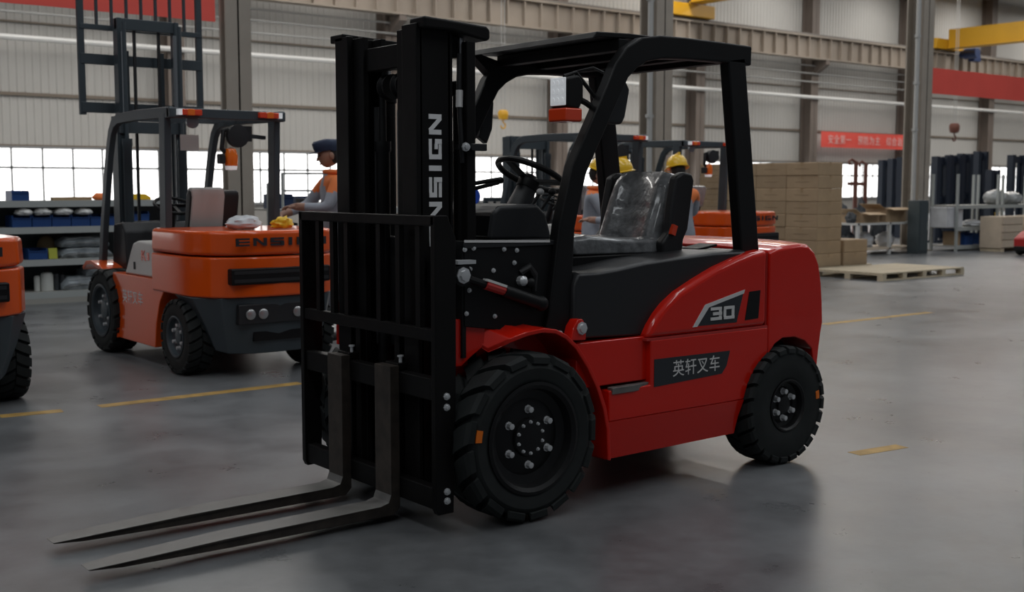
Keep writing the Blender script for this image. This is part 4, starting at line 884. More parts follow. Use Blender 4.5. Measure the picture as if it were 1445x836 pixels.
# ================================================================== people
def person(label, loc, rz, pose, hat, h=1.0):
    """built facing +y, feet at z=0, then turned by rz"""
    J = {}; E_ = []
    def jt(n, p, r, par=None): J[n] = (len(J), Vector(p), r); (E_.append((J[par][0], J[n][0])) if par else None)
    jt('pelvis', (0, 0, 0.95), (0.165, 0.115)); jt('waist', (0, 0.0, 1.08), (0.15, 0.105), 'pelvis'); jt('chest', (0, 0.01+pose.get('lean', 0)*.5, 1.26), (0.175, 0.118), 'waist')
    jt('neck0', (0, pose.get('lean', 0), 1.43), (0.085, 0.08), 'chest'); jt('neck', (0, 0.01+pose.get('lean', 0)*1.2, 1.50), (0.056, 0.056), 'neck0')
    for sg, s_ in ((-1, 'L'), (1, 'R')):
        a = pose[s_]; ln = pose.get('lean', 0)
        jt('sh'+s_, (sg*0.185, ln*0.9, 1.395), (0.072, 0.072), 'chest'); jt('el'+s_, Vector(a[0])*Vector((0, 0, 0)).length if False else (sg*a[0][0], a[0][1]+ln, a[0][2]), (0.052, 0.052), 'sh'+s_)
        wr = Vector((sg*a[1][0], a[1][1]+ln, a[1][2])); jt('wr'+s_, wr, (0.036, 0.036), 'el'+s_)
        d = (wr-J['el'+s_][1]).normalized(); side = d.cross(Vector((0, 0, 1))).normalized() if abs(d.z) < 0.9 else Vector((0, 1, 0))
        nrm = side.cross(d)
        pm = wr+d*0.055; jt('pa'+s_, pm, (0.036, 0.022), 'wr'+s_)
        for k, (o, l) in enumerate(((-0.030, 0.060), (-0.010, 0.072), (0.010, 0.068), (0.028, 0.052))):
            b0 = pm+d*0.035+side*o; jt('f%d%s' % (k, s_), b0, (0.010, 0.010), 'pa'+s_); jt('g%d%s' % (k, s_), b0+d*l*0.55-nrm*0.010, (0.009, 0.009), 'f%d%s' % (k, s_)); jt('h%d%s' % (k, s_), b0+d*l*0.85-nrm*0.035, (0.008, 0.008), 'g%d%s' % (k, s_))
        jt('t0'+s_, pm-d*0.015-side*0.042*1, (0.012, 0.012), 'pa'+s_); jt('t1'+s_, pm+d*0.025-side*0.058-nrm*0.01, (0.010, 0.010), 't0'+s_)
        st = pose.get('step', 0.04)*sg
        jt('hip'+s_, (sg*0.095, 0, 0.88), (0.105, 0.105), 'pelvis'); jt('kn'+s_, (sg*0.10, st*0.6+0.02, 0.49), (0.066, 0.066), 'hip'+s_); jt('an'+s_, (sg*0.105, st, 0.10), (0.046, 0.046), 'kn'+s_)
        jt('he'+s_, (sg*0.105, st+0.03, 0.045), (0.046, 0.042), 'an'+s_); jt('to'+s_, (sg*0.115, st+0.17, 0.035), (0.042, 0.033), 'he'+s_)
    me = bpy.data.meshes.new('person_body'); vs = sorted(J.values(), key=lambda q: q[0]); me.from_pydata([v[1] for v in vs], E_, [])
    o = bpy.data.objects.new('person_source', me); COL.objects.link(o)
    sk = o.modifiers.new('skin', 'SKIN'); sk.use_smooth_shade = True
    for i, v in enumerate(vs): me.skin_vertices[0].data[i].radius = v[2]; me.skin_vertices[0].data[i].use_root = (i == 0)
    sub = o.modifiers.new('sub', 'SUBSURF'); sub.levels = 2; sub.render_levels = 2
    bpy.context.view_layer.update(); dg = bpy.context.evaluated_depsgraph_get()
    body = bpy.data.meshes.new_from_object(o.evaluated_get(dg)); bpy.data.objects.remove(o)
    # head joined into the same mesh
    hc = Vector((0, 0.035+pose.get('lean', 0)*1.5, 1.615)); tilt = Euler((R(pose.get('nod', 0)), 0, R(pose.get('turn', 0)))).to_matrix()
    def hf(d):
        k = 1.0
        if d.z < 0: k *= 1-0.16*(-d.z)*(1-max(0, d.y))*1.2
        k *= 1+0.10*max(0, d.y)*max(0, -d.z-.25)
        return k
    hb = MB(); hb.cur = 0; hb.sph((0, 0, 0), (0.077, 0.098, 0.122), 24, 18, hf)
    hb.add([(-.012, .088, .012), (.012, .088, .012), (.019, .088, -.034), (-.019, .088, -.034), (0, .122, -.028), (0, .10, .012)], [(0, 1, 5), (5, 1, 2, 4), (0, 5, 4, 3), (3, 4, 2), (0, 3, 2, 1)])
    for sg in (-1, 1): hb.sph((sg*0.078, -0.004, -0.008), (0.012, 0.022, 0.034), 8, 8)
    hb.cur = 1
    for sg in (-1, 1): hb.sph((sg*0.031, 0.086, 0.012), (0.013, 0.009, 0.007), 8, 6)
    hb.cur = 2; hb.sph((0, 0.089, -0.062), (0.024, 0.010, 0.007), 8, 6)
    hb.cur = 3; hb.sph((0, -0.014, 0.018), (0.0815, 0.098, 0.112), 16, 12, lambda d: 1.0 if (d.y < 0.35) else 0.86)
    bm = bmesh.new(); bm.from_mesh(body)
    J2 = lambda n: J[n][1]
    for f in bm.faces:
        c = f.calc_center_median(); f.smooth = True
        hand = min((c-J2('pa'+s_)).length for s_ in 'LR') < 0.135 and min((c-J2('el'+s_)).length for s_ in 'LR') > 0.185
        if hand or c.z > 1.475+0: f.material_index = 0
        elif c.z < 0.075: f.material_index = 5
        elif c.z < 0.93: f.material_index = 4
        elif c.z > pose.get('yoke', 1.30) and min((c-J2('shL')).length, (c-J2('shR')).length) < 0.16: f.material_index = 3
        else: f.material_index = 2
    hv = [bm.verts.new(hc+tilt @ Vector(v)) for v in hb.v]
    for f, mi in zip(hb.f, hb.mi):
        try:
            q = bm.faces.new([hv[i] for i in dict.fromkeys(f)]); q.smooth = True; q.material_index = {0: 0, 1: 1, 2: 6, 3: 7}[mi]
        except ValueError: pass
    body.materials.clear()
    for m in ('skin', 'eye', 'cloth', 'cloth_or', 'trouser', 'shoe', 'lip', 'hair'): body.materials.append(M[m])
    bmesh.ops.recalc_face_normals(bm, faces=bm.faces); bm.to_mesh(body); bm.free()
    root = thing('person', label, 'person', loc, rz); root.scale = (h, h, h)
    po = bpy.data.objects.new('body', body); COL.objects.link(po); po.parent = root
    mb = MB()
    if hat == 'helmet':
        mb.lathe([(0.118, 0.0), (0.121, 0.03), (0.113, 0.075), (0.088, 0.118), (0.05, 0.142), (0.0, 0.150)], (0, 0, 0), 'z', 24)
        for v in range(len(mb.v)): x, y, z = mb.v[v]; mb.v[v] = (x*0.93, y*1.12, z)
        n0 = len(mb.v); mb.lathe([(0.118, 0.0), (0.135, -0.006), (0.136, 0.001), (0.119, 0.010)], (0, 0.0, 0), 'z', 24, cap=False)
        for v in range(n0, len(mb.v)): x, y, z = mb.v[v]; mb.v[v] = (x*0.95, y*1.15+(0.035 if y > 0.06 else 0)*(y-0.06)/0.07, z-(0.012 if y > .09 else 0))
        mb.bx(-0.012, 0.012, -0.09, 0.09, 0.115, 0.155); m_ = 'helmet'
    else:
        mb.lathe([(0.098, 0.0), (0.108, 0.035), (0.110, 0.075), (0.095, 0.092), (0.0, 0.10)], (0, 0, 0), 'z', 24)
        for v in range(len(mb.v)): x, y, z = mb.v[v]; mb.v[v] = (x*0.92, y*1.12, z+(-0.012 if y < 0 else 0.004))
        n0 = len(mb.v); mb.prism([(-0.075, 0.085), (-0.06, 0.14), (0, 0.168), (0.06, 0.14), (0.075, 0.085)], 'z', 0.0, 0.010); m_ = 'cap'
    hm = tilt.to_4x4(); hm.translation = hc+tilt @ Vector((0, 0, 0.04))
    for i in range(len(mb.v)): mb.v[i] = tuple(hm @ Vector(mb.v[i]))
    mb.build('hard_hat' if hat == 'helmet' else 'cap', m_, root, smooth=45)
    mb = MB(); nk = J2('neck')                      # jacket collar
    mb.tube([nk+Vector((0.072*cos(a), 0.066*sin(a)-0.005, -0.028)) for a in [2*pi*i/16 for i in range(16)]], 0.020, 8, True); mb.build('jacket_collar', 'cloth_or', root)
    return root
DOWN = ((0.255, 0.0, 1.12), (0.27, 0.07, 0.87)); FRONT = ((0.24, 0.12, 1.16), (0.12, 0.33, 1.17)); REACH = ((0.25, 0.16, 1.18), (0.17, 0.40, 1.10))
def face(dx, dy): return math.atan2(dy, dx)-pi/2
p = at(470, 10.7); person('worker in a navy cap and grey and orange jacket left of the mast', p, face(-1, 0.25), dict(L=FRONT, R=REACH, nod=-12), 'cap', 1.045)
p = at(834, 12.2); person('worker in a yellow hard hat working with both hands behind the front pillar', p, face(0.75, -0.65), dict(L=FRONT, R=FRONT, nod=-22, lean=0.03, yoke=1.405), 'helmet', 0.945)
p = at(881, 11.2); person('worker in a yellow hard hat mostly hidden behind the far seat wing', p, face(-0.6, 0.5), dict(L=FRONT, R=DOWN, nod=-10), 'helmet', 0.93)
p = at(960, 12.2); person('worker in a yellow hard hat seen from behind, beside the seat backrest', p, face(0.35, 0.9), dict(L=DOWN, R=FRONT, nod=-14, lean=0.03), 'helmet', 0.965)

# ================================================================== stores around the columns
from mathutils import noise as mnoise
def lump(name, m, c, r, seed=0, amp=0.22, freq=2.2, label=None, cat=None, grp=None, flat=0.25, parent=None, nu=20, nv=14):
    off = Vector((seed*3.7, seed*1.3, seed*2.1)); mb = MB()
    mb.sph((0, 0, 0), r, nu, nv, lambda d: 1+amp*mnoise.noise(d*freq+off)+amp*0.5*mnoise.noise(d*freq*2.3+off))
    mb.v = [(x, y, max(z, -r[2]*(1-flat))) for x, y, z in mb.v]
    o = mb.build(name, m, parent, smooth=50); o.location = (c[0], c[1], c[2]+r[2]*(1-flat))
    if label: tag(o, label, cat, grp)
    return o
def crate_bin(name, m, c, d, label, cat, grp=None, open_top=True):
    x, y, z = d; t = 0.012; mb = MB()
    o = thing(name, label, cat, c, 0, grp)
    mb.bx(-x/2, x/2, -y/2, y/2, 0, t); mb.build('bin_floor', m, o, smooth=0)
    for nm, a in (('bin_front', (-x/2, x/2, -y/2, -y/2+t, t, z*0.8)), ('bin_back', (-x/2, x/2, y/2-t, y/2, t, z)), ('bin_side', (-x/2, -x/2+t, -y/2+t, y/2-t, t, z)), ('bin_side', (x/2-t, x/2, -y/2+t, y/2-t, t, z))):
        mb = MB(); mb.bx(*a); mb.build(nm, m, o, smooth=0)
    mb = MB(); mb.bx(-x/2-0.008, x/2+0.008, -y/2-0.012, -y/2, z*0.74, z*0.8); mb.build('bin_rim', m, o, smooth=0)
    return o
def shelf_rack(name, label, x0, x1, y0, y1, levels, ztop, mids=(), m='rackgrey', ms='rackshelf', kick=False, brace=False):
    o = thing(name, label, 'rack', (x0, y0, 0)); W_, D_ = x1-x0, y1-y0
    for x in [0]+[q-x0 for q in mids]+[W_]:
        for y in (0, D_):
            mb = MB(); mb.bx(x-0.025, x+0.025, y-0.025, y+0.025, 0, ztop); mb.build('post', m, o, smooth=0)
    for z in levels:
        mb = MB(); mb.bx(-0.02, W_+0.02, 0.0, D_, z-0.02, z); mb.build('shelf_board', ms, o, smooth=0)
        mb = MB(); mb.bx(-0.02, W_+0.02, -0.035, -0.025, z-0.075, z+0.003); mb.build('shelf_beam', m, o, smooth=0)
    if kick:
        mb = MB(); mb.bx(-0.02, W_+0.02, D_+0.026, D_+0.034, 0.05, levels[-1]-0.02); mb.build('dark_backing', 'cabinet', o, smooth=0)  # dark sheet added so the rack interior reads dark between items
        mb = MB(); mb.bx(-0.02, W_+0.02, -0.034, -0.026, 0.0, levels[0]-0.075); mb.build('kick_board', ms, o, smooth=0)
    if brace:
        mb = MB(); mb.bar((0, D_+0.028, levels[0]), (W_, D_+0.028, ztop-0.05), 0.006, 0.03, (0, 1, 0)); mb.build('brace', m, o)
    return o
LV = (0.14, 0.53, 0.92, 1.235)
shelf_rack('storage_rack', 'long grey storage rack full of bins behind the orange forklift', 2.3, 6.45, 14.5, 15.1, LV, 1.26, (), kick=True)
def onx(px, y, z=1.0):         # pixel column -> x on a plane y=const
    r = DIR*F+RT*(px-CX)-UPV*((CY-0)-CY); r = Vector((r.x, r.y, 0)); return r.x/r.y*y
YS = 14.62
desc = ('first', 'second', 'third', 'fourth', 'fifth', 'sixth')
for i in range(6):
    x = onx(32, YS)+0.23*i
    crate_bin('plastic_bin', 'bin', (x, YS+0.06, 0.922), (0.22, 0.30, 0.14), '%s blue plastic bin from the left on the storage rack\'s second shelf' % desc[i], 'bin', 'blue bins on the storage rack')
for i, (px, rx, rz, lab) in enumerate(((38, 0.10, 0.048, 'leftmost white sack lying on the blue bins'), (64, 0.10, 0.05, 'crumpled white sack lying on the second and third blue bins'), (93, 0.11, 0.05, 'long white sack lying across the middle blue bins'), (122, 0.10, 0.046, 'rightmost white sack lying on the blue bins'))):
    lump('sack', 'sack', (onx(px, 14.58), 14.58, 1.064), (rx, 0.13, rz), i, label=lab, cat='sack', grp='white sacks on the blue bins', flat=0.35)
crate_bin('plastic_bin', 'bin', (onx(53, YS), YS+0.06, 0.532), (0.22, 0.30, 0.13), 'blue bin beside the kraft parcel on the low shelf', 'bin')
lump('parcel', 'kraft', (onx(73, 14.8), 14.92, 0.532), (0.12, 0.11, 0.14), 9, 0.1, 1.5, 'brown kraft parcel on the low shelf of the rack', 'parcel', flat=0.1)
mb = MB(); mb.box((0, 0, 0.065), (0.10, 0.02, 0.13), (R(-8), 0, 0)); o = mb.build('sign_card', 'green', smooth=0); o.location = (onx(77, 14.55), 14.56, 0.532); tag(o, 'yellow-green card leaning on the low shelf', 'card')
def slab(px, z, w_, h, seed, lab, dy=0.0):
    o = thing('wrapped_slab', lab, 'parcel', (onx(px, 14.75), 14.78+dy, z), 0, 'film-wrapped slabs on the rack')
    mb = MB(); n = 14; secs = []
    for i in range(n+1):
        x = -w_/2+w_*i/n; k = 1-0.5*max(0, abs(i/n-0.5)*2-0.75)/0.25; s_ = 0.012*mnoise.noise(Vector((i*0.7, seed, 0)))
        secs.append([(x, -0.20-s_*2, 0), (x, 0.2, 0), (x, 0.22, h*k*0.6), (x, 0.17, h*k+s_), (x, 0, h*k*1.05+s_), (x, -0.17, h*k+s_*1.5), (x, -0.235+s_, h*k*0.5)])
    mb.loft(secs); mb.build('film_body', 'film', o, smooth=60)
    mb = MB()
    for i in range(3):
        z1 = h*(0.3+0.25*i); mb.tube([(-w_*0.4, -0.225, z1), (0, -0.238, z1+0.02*((-1)**i)), (w_*0.4, -0.225, z1-0.01)], 0.004, 6)
    mb.build('film_fold', 'filmgrey', o)
slab(118, 0.532, 0.62, 0.13, 1, 'lower film-wrapped dark slab on the low shelf'); slab(116, 0.668, 0.58, 0.12, 2, 'upper film-wrapped dark slab on the low shelf')
slab(118, 0.142, 0.62, 0.16, 3, 'film-wrapped dark slab on the bottom shelf of the rack'); slab(150, 0.302, 0.6, 0.15, 4, 'film-wrapped grey slab lying on the bottom shelf slab')
def canister(px, z, r, h, m, lab, cat='canister', grp=None, y=14.66):
    o = thing('canister', lab, cat, (onx(px, y), y, z), 0, grp)
    mb = MB(); mb.lathe([(r, 0), (r, h*0.8), (r*0.85, h*0.9), (r*0.4, h*0.94), (r*0.4, h*0.96)], (0, 0, 0), 'z', 16); mb.build('canister_body', m, o)
    mb = MB(); mb.lathe([(r*0.45, h*0.95), (r*0.45, h*1.06), (0, h*1.08)], (0, 0, 0), 'z', 12); mb.build('canister_cap', 'black', o)
canister(67, 0.142, 0.075, 0.24, 'canister', 'fat white canister on the bottom shelf of the rack')
canister(80, 0.142, 0.035, 0.22, 'engine', 'left thin dark canister on the bottom shelf', grp='thin dark canisters'); canister(89, 0.142, 0.035, 0.20, 'engine', 'right thin dark canister on the bottom shelf', grp='thin dark canisters')
canister(53, 0.142, 0.035, 0.20, 'canister', 'small pale canister on the bottom shelf left of the fat white one')
crate_bin('plastic_bin', 'bin', (onx(32, YS), YS+0.06, 1.237), (0.20, 0.28, 0.12), 'blue bin on the top shelf by the window', 'bin')
for i, px in enumerate((88, 108, 128)):
    o = MB(); o.box((0, 0, 0.02+0.0), (0.17, 0.07, 0.04), (0, 0, R(12-10*i))); o = o.build('wood_offcut', 'kraft', smooth=0); o.location = (onx(px, 14.7), 14.72+0.05*i, 1.237)
    tag(o, '%s brown wood offcut on the top shelf' % ('left', 'middle', 'right')[i], 'wood', 'wood offcuts on the top shelf')
lump('cloth_bundle', 'cloth_or', (onx(146, 14.68), 14.7, 1.237), (0.09, 0.07, 0.05), 5, label='orange cloth bundle on the top shelf', cat='cloth')
mb = MB(); mb.prism([(-0.17, 0), (0.17, 0), (0.17, 0.03), (0.10, 0.075), (-0.12, 0.075), (-0.17, 0.05)], 'y', -0.07, 0.07); o = mb.build('tool_case', 'yellow_item', bevel=0.008); o.location = (onx(197, 14.7), 14.72, 1.237); tag(o, 'yellow tool case on the top shelf', 'case')
crate_bin('plastic_bin', 'bin', (onx(196, YS), YS+0.06, 0.922), (0.26, 0.30, 0.17), 'blue bin alone at the right end of the second shelf', 'bin')
lump('engine_casting', 'engine', (onx(168, 14.75), 14.78, 0.142), (0.2, 0.16, 0.13), 7, 0.3, 2.5, 'dark casting on the bottom shelf behind the orange wheel', 'casting')
# second rack right of the column
shelf_rack('storage_rack', 'grey storage rack between the brown column and the worker in the cap', 7.22, 10.6, 14.5, 15.1, (0.14, 0.62, 1.10), 1.45, (9.0,), brace=True)
crate_bin('plastic_bin', 'bin2', (7.45, YS+0.06, 1.102), (0.30, 0.3, 0.20), 'left dark blue bin on the rack right of the column', 'bin', 'dark bins right of the column')
crate_bin('plastic_bin', 'bin2', (7.82, YS+0.06, 1.102), (0.28, 0.3, 0.17), 'right dark blue bin on the rack right of the column', 'bin', 'dark bins right of the column')
lump('engine_casting', 'engine', (7.6, 14.78, 0.622), (0.25, 0.18, 0.16), 8, 0.3, 2.5, 'dark casting on the middle shelf right of the column', 'casting')
# work gloves and cloth on the orange forklift
lump('work_cloth', 'parts_white', (3.80, 8.05, 1.090), (0.14, 0.09, 0.055), 11, 0.3, 2.6, 'white cloth lying on the orange forklift counterweight', 'cloth')
lump('work_glove', 'yellow_item', (4.08, 7.98, 1.090), (0.08, 0.06, 0.05), 12, 0.35, 3.0, 'yellow glove lying on the orange forklift counterweight', 'glove')
# tool trolley by the capped worker
p = at(424, 12.2)
t = thing('tool_trolley', 'grey steel tool trolley with a black box by the capped worker', 'trolley', (p.x, p.y, 0), R(-38))
for sx in (-1, 1):
    for sy in (-1, 1):
        mb = MB(); mb.bx(sx*0.22-0.012, sx*0.22+0.012, sy*0.17-0.012, sy*0.17+0.012, 0.08, 1.17 if sy < 0 else 1.55); mb.build('post', 'rackgrey', t, smooth=0)
        mb = MB(); mb.lathe([(0.0, -0.018), (0.04, -0.015), (0.04, 0.015), (0.0, 0.018)], (sx*0.22, sy*0.17, 0.04), 'x', 12); mb.build('castor', 'black', t)
for z in (0.3, 0.75, 1.17): mb = MB(); mb.bx(-0.24, 0.24, -0.19, 0.19, z-0.02, z); mb.build('tray', 'rackgrey', t, smooth=0)
for z in (1.36, 1.54): mb = MB(); mb.bx(-0.23, 0.23, 0.164, 0.176, z-0.01, z+0.01); mb.build('cross_rail', 'rackgrey', t, smooth=0)
o = MB(); o.bx(-0.06, 0.06, -0.05, 0.05, 0, 0.11); o = o.build('tool_box', 'dash', bevel=0.006); o.location = (p.x+0.02, p.y-0.02, 1.1705); tag(o, 'small black tool box on the grey tool trolley', 'box')
# blue disc stand between the mast and the dashboard
p = at(664, 13.6)
t = thing('disc_stand', 'blue round disc on a stand with a purple strap, left of the dashboard', 'stand', (p.x, p.y, 0), R(-38))
mb = MB(); mb.lathe([(0, -0.02), (0.11, -0.02), (0.115, 0), (0.11, 0.02), (0, 0.02)], (0, 0, 1.29), 'y', 28); mb.build('disc', 'sign_blue', t)
mb = MB(); mb.bx(-0.06, 0.06, 0.0, 0.03, 0.04, 1.2); mb.build('stand_plate', 'sign_blue', t); mb = MB(); mb.bx(-0.03, 0.01, -0.012, 0.0, 0.3, 1.08); mb.build('strap', 'purple', t)
mb = MB(); mb.bx(0.035, 0.055, -0.02, 0.0, 0.3, 1.15); mb.build('white_rod', 'parts_white', t); mb = MB(); mb.lathe([(0.22, 0), (0.22, 0.03), (0.05, 0.045), (0, 0.045)], (0, 0.015, 0), 'z', 20); mb.build('stand_base', 'slate', t)

# ---- cartons on their pallets
def pallet(label, x0, x1, y0, y1, h=0.12, n=9):
    o = thing('pallet', label, 'pallet', (x0, y0, 0)); W_, D_ = x1-x0, y1-y0; bw = D_/n
    for i in range(n): piece('top_board', (W_, bw*0.88, 0.02), 'pallet', o, (W_/2, (i+.5)*bw, h-0.01))
    for i in range(5): piece('stringer', (0.09, D_, 0.02), 'pallet', o, (0.045+i*(W_-0.09)/4, D_/2, h-0.03))
    for i in range(5):
        for j in range(3): piece('block', (0.09, 0.10, h-0.06), 'pallet', o, (0.045+i*(W_-0.09)/4, 0.05+j*(D_-0.1)/2, 0.02+(h-0.06)/2))
    for j in range(3): piece('bottom_board', (W_, 0.10, 0.02), 'pallet', o, (W_/2, 0.05+j*(D_-0.1)/2, 0.01))
    return o
pallet('pale wooden pallet lying empty on the floor beside the cartons', 15.05, 17.25, 10.22, 11.48, n=10)
pallet('wooden pallet under the tall stack of brown cartons', 15.30, 16.80, 11.62, 14.18, n=14)
cb = None
def carton(x, y, z, d, label, grp):
    global cb
    o = thing('carton', label, 'carton', (x, y, z), R(random.uniform(-0.3, 0.3)), grp)
    piece('carton_body', d, 'carton', o, (0, 0, d[2]/2), bevel=0.009)
    piece('packing_tape', (0.05, d[1]+0.002, d[2]*0.3), 'tape', o, (0, 0, d[2]*0.851))
    piece('packing_tape', (d[0]+0.002, 0.05, d[2]*0.3), 'tape', o, (0, 0, d[2]*0.851))
    piece('flap_line', (d[0]+0.003, d[1]*0.45, 0.006), 'carton_dark', o, (0, 0, d[2]*0.5))
CH = 0.209
ROWN = ('top row', 'second row from top', 'third row from top', 'fourth row from top', 'fourth row from bottom', 'third row from bottom', 'second row from bottom', 'bottom row')
COLN = ('nearest column by the pallet', 'second column from the pallet', 'third column from the pallet', 'farthest column from the pallet')
for c in range(4):
    for r in range(8):
        carton(15.64+random.uniform(-.012, .012), 11.95+c*0.635+random.uniform(-.001, .001), 0.1205+r*CH, (0.64, 0.632, CH-0.0006),
               'brown carton in the tall stack, %s, %s' % (ROWN[7-r], COLN[c]), 'brown cartons in the tall stack')
carton(16.36, 11.95, 0.1205, (0.64, 0.62, CH-0.0006), 'lower brown carton of the low pair right of the tall stack', 'low pair of cartons')
carton(16.36, 11.95, 0.1205+CH, (0.64, 0.62, CH-0.0006), 'upper brown carton of the low pair right of the tall stack', 'low pair of cartons')
# ---- work bench with engine parts
t = thing('work_bench', 'pale steel work bench holding parts and open cartons by the thick column', 'bench', (20.2, 14.35, 0))
for x in (0.05, 1.15, 2.2):
    for y in (0.03, 0.75): mb = MB(); mb.bx(x-0.03, x+0.03, y-0.03, y+0.03, 0, 0.66); mb.build('leg', 'whitecover', t, smooth=0)
for z in (0.14, 0.66): mb = MB(); mb.bx(0, 2.25, 0, 0.8, z-0.04, z); mb.build('bench_shelf', 'ply' if z < .5 else 'whitecover', t, smooth=0)
def open_box(name, x, y, z, d, lab):
    o = thing(name, lab, 'carton', (x, y, z)); a, b, h = d
    for nm, c, dd in (('box_side', (-a/2, 0, h/2), (0.012, b, h)), ('box_side', (a/2, 0, h/2), (0.012, b, h)), ('box_front', (0, -b/2, h/2), (a, 0.012, h)), ('box_back', (0, b/2, h/2), (a, 0.012, h)), ('box_floor', (0, 0, 0.006), (a-.03, b-.03, 0.012))):
        mb = MB(); mb.box(c, dd); mb.build(nm, 'carton', o, smooth=0)
    mb = MB(); mb.box((0, -b/2-b*0.2, h+0.01), (a, b*0.42, 0.008), (R(12), 0, 0)); mb.build('box_flap', 'carton', o, smooth=0)
    mb = MB(); mb.box((-a/2-a*0.18, 0, h+0.06), (a*0.36, b, 0.008), (0, R(25), 0)); mb.build('box_flap', 'carton', o, smooth=0)
    mb = MB(); mb.box((a/2+a*0.18, 0, h+0.012), (a*0.38, b, 0.008), (0, R(4), 0)); mb.build('box_flap', 'carton', o, smooth=0)
open_box('open_carton', 21.75, 14.75, 0.66, (0.7, 0.5, 0.27), 'large open brown carton on the bench beside the slate cabinet')
open_box('open_carton', 20.85, 14.75, 0.66, (0.6, 0.5, 0.18), 'smaller open brown carton on the bench beside the cartons')
for i, (x, r, m, lab) in enumerate(((21.0, 0.19, 'parts_white', 'white painted casting on the bench lower shelf, left one'), (21.75, 0.19, 'parts_white', 'white painted casting on the bench lower shelf, right one'), (20.5, 0.17, 'engine', 'dark engine part on the bench lower shelf'))):
    lump('casting', m, (x, 14.75, 0.14), (r, 0.18, 0.17), 20+i, 0.35, 2.3, lab, 'casting', 'castings on the bench')
lump('engine_part', 'engine', (20.32, 14.6, 0.66), (0.09, 0.12, 0.13), 25, 0.3, 2.4, 'dark engine part on the bench left of the smaller open carton', 'engine part')
# crates of dark engine parts behind the bench
for i, px in enumerate((1192, 1216, 1240)):
    p = at(px, 28.0); lump('engine', 'engine', (p.x, p.y, 0.0), (0.17, 0.17, 0.50+0.06*(i % 2)), 30+i, 0.3, 2.6, '%s dark engine block standing behind the work bench' % ('left', 'middle', 'right')[i], 'engine', 'engine blocks behind the bench', flat=0.12)
# slate cabinet in front of the thick column
p = at(1297, 24.7); t = thing('cabinet', 'slate steel cabinet standing at the foot of the thick column', 'cabinet', (p.x, p.y, 0))
mb = MB(); mb.bx(-0.17, 0.17, -0.14, 0.14, 0.0, 1.12); mb.build('cabinet_body', 'cabinet', t, bevel=0.01); mb = MB(); mb.bx(-0.15, 0.15, -0.155, -0.14, 0.06, 1.08); dr = mb.build('door', 'cabinet', t, bevel=0.004)
mb = MB(); mb.bx(0.10, 0.12, -0.175, -0.155, 0.5, 0.66); mb.build('handle', 'rackgrey', dr)
# ---- right-hand rack
shelf_rack('storage_rack', 'tall pale steel rack at the right with crates and blue bins', 23.35, 27.3, 14.05, 14.65, (0.12, 0.52, 1.0), 1.68, (25.0, 25.2), brace=False)
def bx_thing(name, m, c, d, lab, cat, grp=None, lid=None):
    o = thing(name, lab, cat, c, 0, grp); mb = MB(); mb.bx(-d[0]/2, d[0]/2, -d[1]/2, d[1]/2, 0, d[2]*0.9); mb.build('box_body', m, o, bevel=0.006)
    mb = MB(); mb.bx(-d[0]/2-.008, d[0]/2+.008, -d[1]/2-.008, d[1]/2+.008, d[2]*0.9, d[2]); mb.build('box_lid', lid or m, o, bevel=0.006); return o
RX = lambda px: onx(px, 14.3)
bx_thing('storage_box', 'parts_white', (RX(1332), 14.3, 0.522), (0.62, 0.4, 0.44), 'white storage box on the middle shelf of the right rack', 'box')
lump('wrapped_part', 'parts_white', (RX(1368), 14.3, 0.522), (0.3, 0.2, 0.08), 41, 0.3, 2.2, 'flat white wrapped part on the middle shelf of the right rack', 'part')
bx_thing('storage_box', 'carton', (RX(1340), 14.3, 0.122), (0.2, 0.3, 0.30), 'small brown box on the bottom shelf of the right rack', 'box')
crate_bin('plastic_bin', 'bin', (RX(1354), 14.3, 0.122), (0.34, 0.36, 0.26), 'left blue bin on the bottom shelf of the right rack', 'bin', 'blue bins of the right rack'); crate_bin('plastic_bin', 'bin', (RX(1374), 14.3, 0.122), (0.40, 0.36, 0.24), 'right blue bin on the bottom shelf of the right rack', 'bin', 'blue bins of the right rack')
lump('film_parcel', 'filmgrey', (RX(1402), 14.35, 1.002), (0.32, 0.24, 0.19), 43, 0.25, 2.0, 'left film-wrapped parcel on top of the right rack', 'parcel', 'film-wrapped parcels on the right rack'); lump('film_parcel', 'filmgrey', (RX(1424), 14.35, 1.002), (0.30, 0.24, 0.16), 44, 0.25, 2.0, 'right film-wrapped parcel on top of the right rack', 'parcel', 'film-wrapped parcels on the right rack')
bx_thing('yellow_pack', 'yellow_item', (RX(1388)+0.12, 14.12, 0.80-0.278), (0.07, 0.08, 0.30), 'small yellow pack beside the rack post', 'pack')
def drawer_crate(px, y, w_, n, lab):
    o = thing('plywood_crate', lab, 'crate', (onx(px, y), y, 0), 0, 'plywood crates at the right')
    mb = MB(); mb.bx(-w_/2, w_/2, -0.25, 0.25, 0.08, 0.76); mb.build('crate_body', 'ply', o, bevel=0.004)
    for i in range(n): piece('crate_board', (w_-0.03, 0.02, 0.66/n-0.02), 'ply', o, (0, -0.26, 0.09+(i+.5)*0.66/n))
    for sx in (-1, 1): mb = MB(); mb.bx(sx*w_*0.4-0.05, sx*w_*0.4+0.05, -0.25, 0.25, 0, 0.08); mb.build('skid', 'pallet', o, smooth=0)
drawer_crate(1409, 13.55, 0.86, 4, 'plywood crate of four boards in front of the right rack'); drawer_crate(1446, 13.55, 0.80, 3, 'plywood crate cut off by the right edge of the picture')
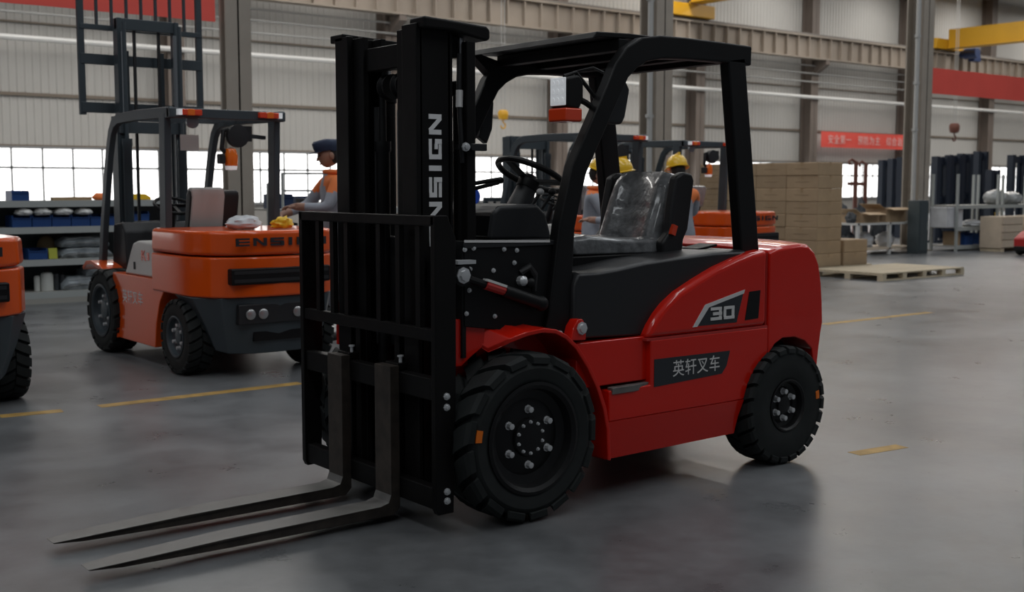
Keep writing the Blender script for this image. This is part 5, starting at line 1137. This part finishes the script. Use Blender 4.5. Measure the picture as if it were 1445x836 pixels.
# ---- spare masts standing beyond the columns
def spare_mast(px, dist, ztop, lab, m='navy', wd=0.34):
    p = at(px, dist); o = thing('spare_mast', lab, 'mast', (p.x, p.y, 0), R(random.uniform(-6, 6)), 'spare masts beyond the columns')
    for sg in (-1, 1):
        mb = MB(); mb.bx(sg*wd-0.03-0.05, sg*wd+0.03+0.02, -0.09, 0.09, 0, ztop); mb.build('mast_rail', m, o, smooth=0)
        mb = MB(); mb.tube([(sg*wd*0.55, 0.08, 0.15), (sg*wd*0.55, 0.08, ztop-0.2)], 0.045, 8); mb.build('lift_cylinder', m, o)
    for z in (0.2, ztop*0.5, ztop-0.12): mb = MB(); mb.bx(-wd, wd, 0.0, 0.05, z-0.09, z+0.09); mb.build('cross_member', m, o, smooth=0)
    mb = MB(); mb.bx(-wd-0.05, wd+0.03, -0.14, 0.14, 0, 0.06); mb.build('foot_plate', m, o, smooth=0)
ml = ['nearest the thick column\'s left side', 'second to the left of the thick column', 'third to the left of the thick column']
for i, (px, dd) in enumerate(((1274, 32.4), (1262, 34.0), (1248, 35.6))): spare_mast(px, dd, zl(222+i*2, dd), 'navy spare mast standing '+ml[i], wd=0.14)
ml = ['leftmost', 'second from left', 'third from left', 'fourth from left']
for i, (px, dd, yy) in enumerate(((1327, 29.6, 221), (1345, 30.8, 219), (1361, 32.0, 217), (1383, 33.2, 214))): spare_mast(px, dd, zl(yy, dd), '%s navy spare mast behind the right rack' % ml[i], wd=0.20)
spare_mast(1401, 30.4, zl(240, 30.4), 'short navy spare mast behind the film-wrapped parcels', wd=0.14)
spare_mast(1435, 31.0, zl(219, 31.0), 'navy spare mast at the right edge of the picture', wd=0.26)
for i, (px, yy) in enumerate(((1207, 228), (1221, 231))):
    p = at(px, 33.0+1.6*i); z = zl(yy, 33.0+1.6*i); o = thing('lifting_hook_stand', '%s rusty hook stand against the bright window' % ('left', 'right')[i], 'stand', (p.x, p.y, 0), R(-38), 'rusty hook stands')
    mb = MB(); mb.bx(-0.05, 0.05, -0.05, 0.05, 0.04, z); mb.build('post', 'rust', o); mb = MB(); mb.bx(-0.12, 0.12, -0.12, 0.12, 0, 0.04); mb.build('foot_plate', 'rust', o)
    mb = MB(); mb.tube([(0, 0, z-0.02), (-0.12, 0, z+0.06), (-0.2, 0, z), (-0.16, 0, z-0.1)], 0.04, 8); mb.build('hook', 'rust', o); mb = MB(); mb.bx(-0.22, 0.05, -0.04, 0.04, zl(262, 33), zl(257, 33)); mb.build('side_arm', 'rust', o)
# red tow tractor nose at the right edge
p = ground(1449, 362); t = thing('tow_tractor', 'red and black tow tractor nose at the right edge of the picture', 'tractor', (p.x, p.y, 0))
mb = MB(); mb.prism([(0, 0.14), (1.0, 0.14), (1.0, 0.55), (0.3, 0.5), (0.0, 0.36)], 'y', -0.3, 0.3); bd_ = mb.build('tractor_body', 'carpart', t, bevel=0.03)
mb = MB(); mb.bx(-0.03, 0.5, -0.28, 0.28, 0.10, 0.2); mb.build('bumper', 'black', t, bevel=0.02)
for sg in (-1, 1): mb = MB(); mb.lathe([(0, -0.04), (0.13, -0.05), (0.14, 0), (0.13, 0.05), (0, 0.04)], (0.3, sg*0.3, 0.14), 'y', 18); mb.build('tractor_wheel', 'rubber', t)
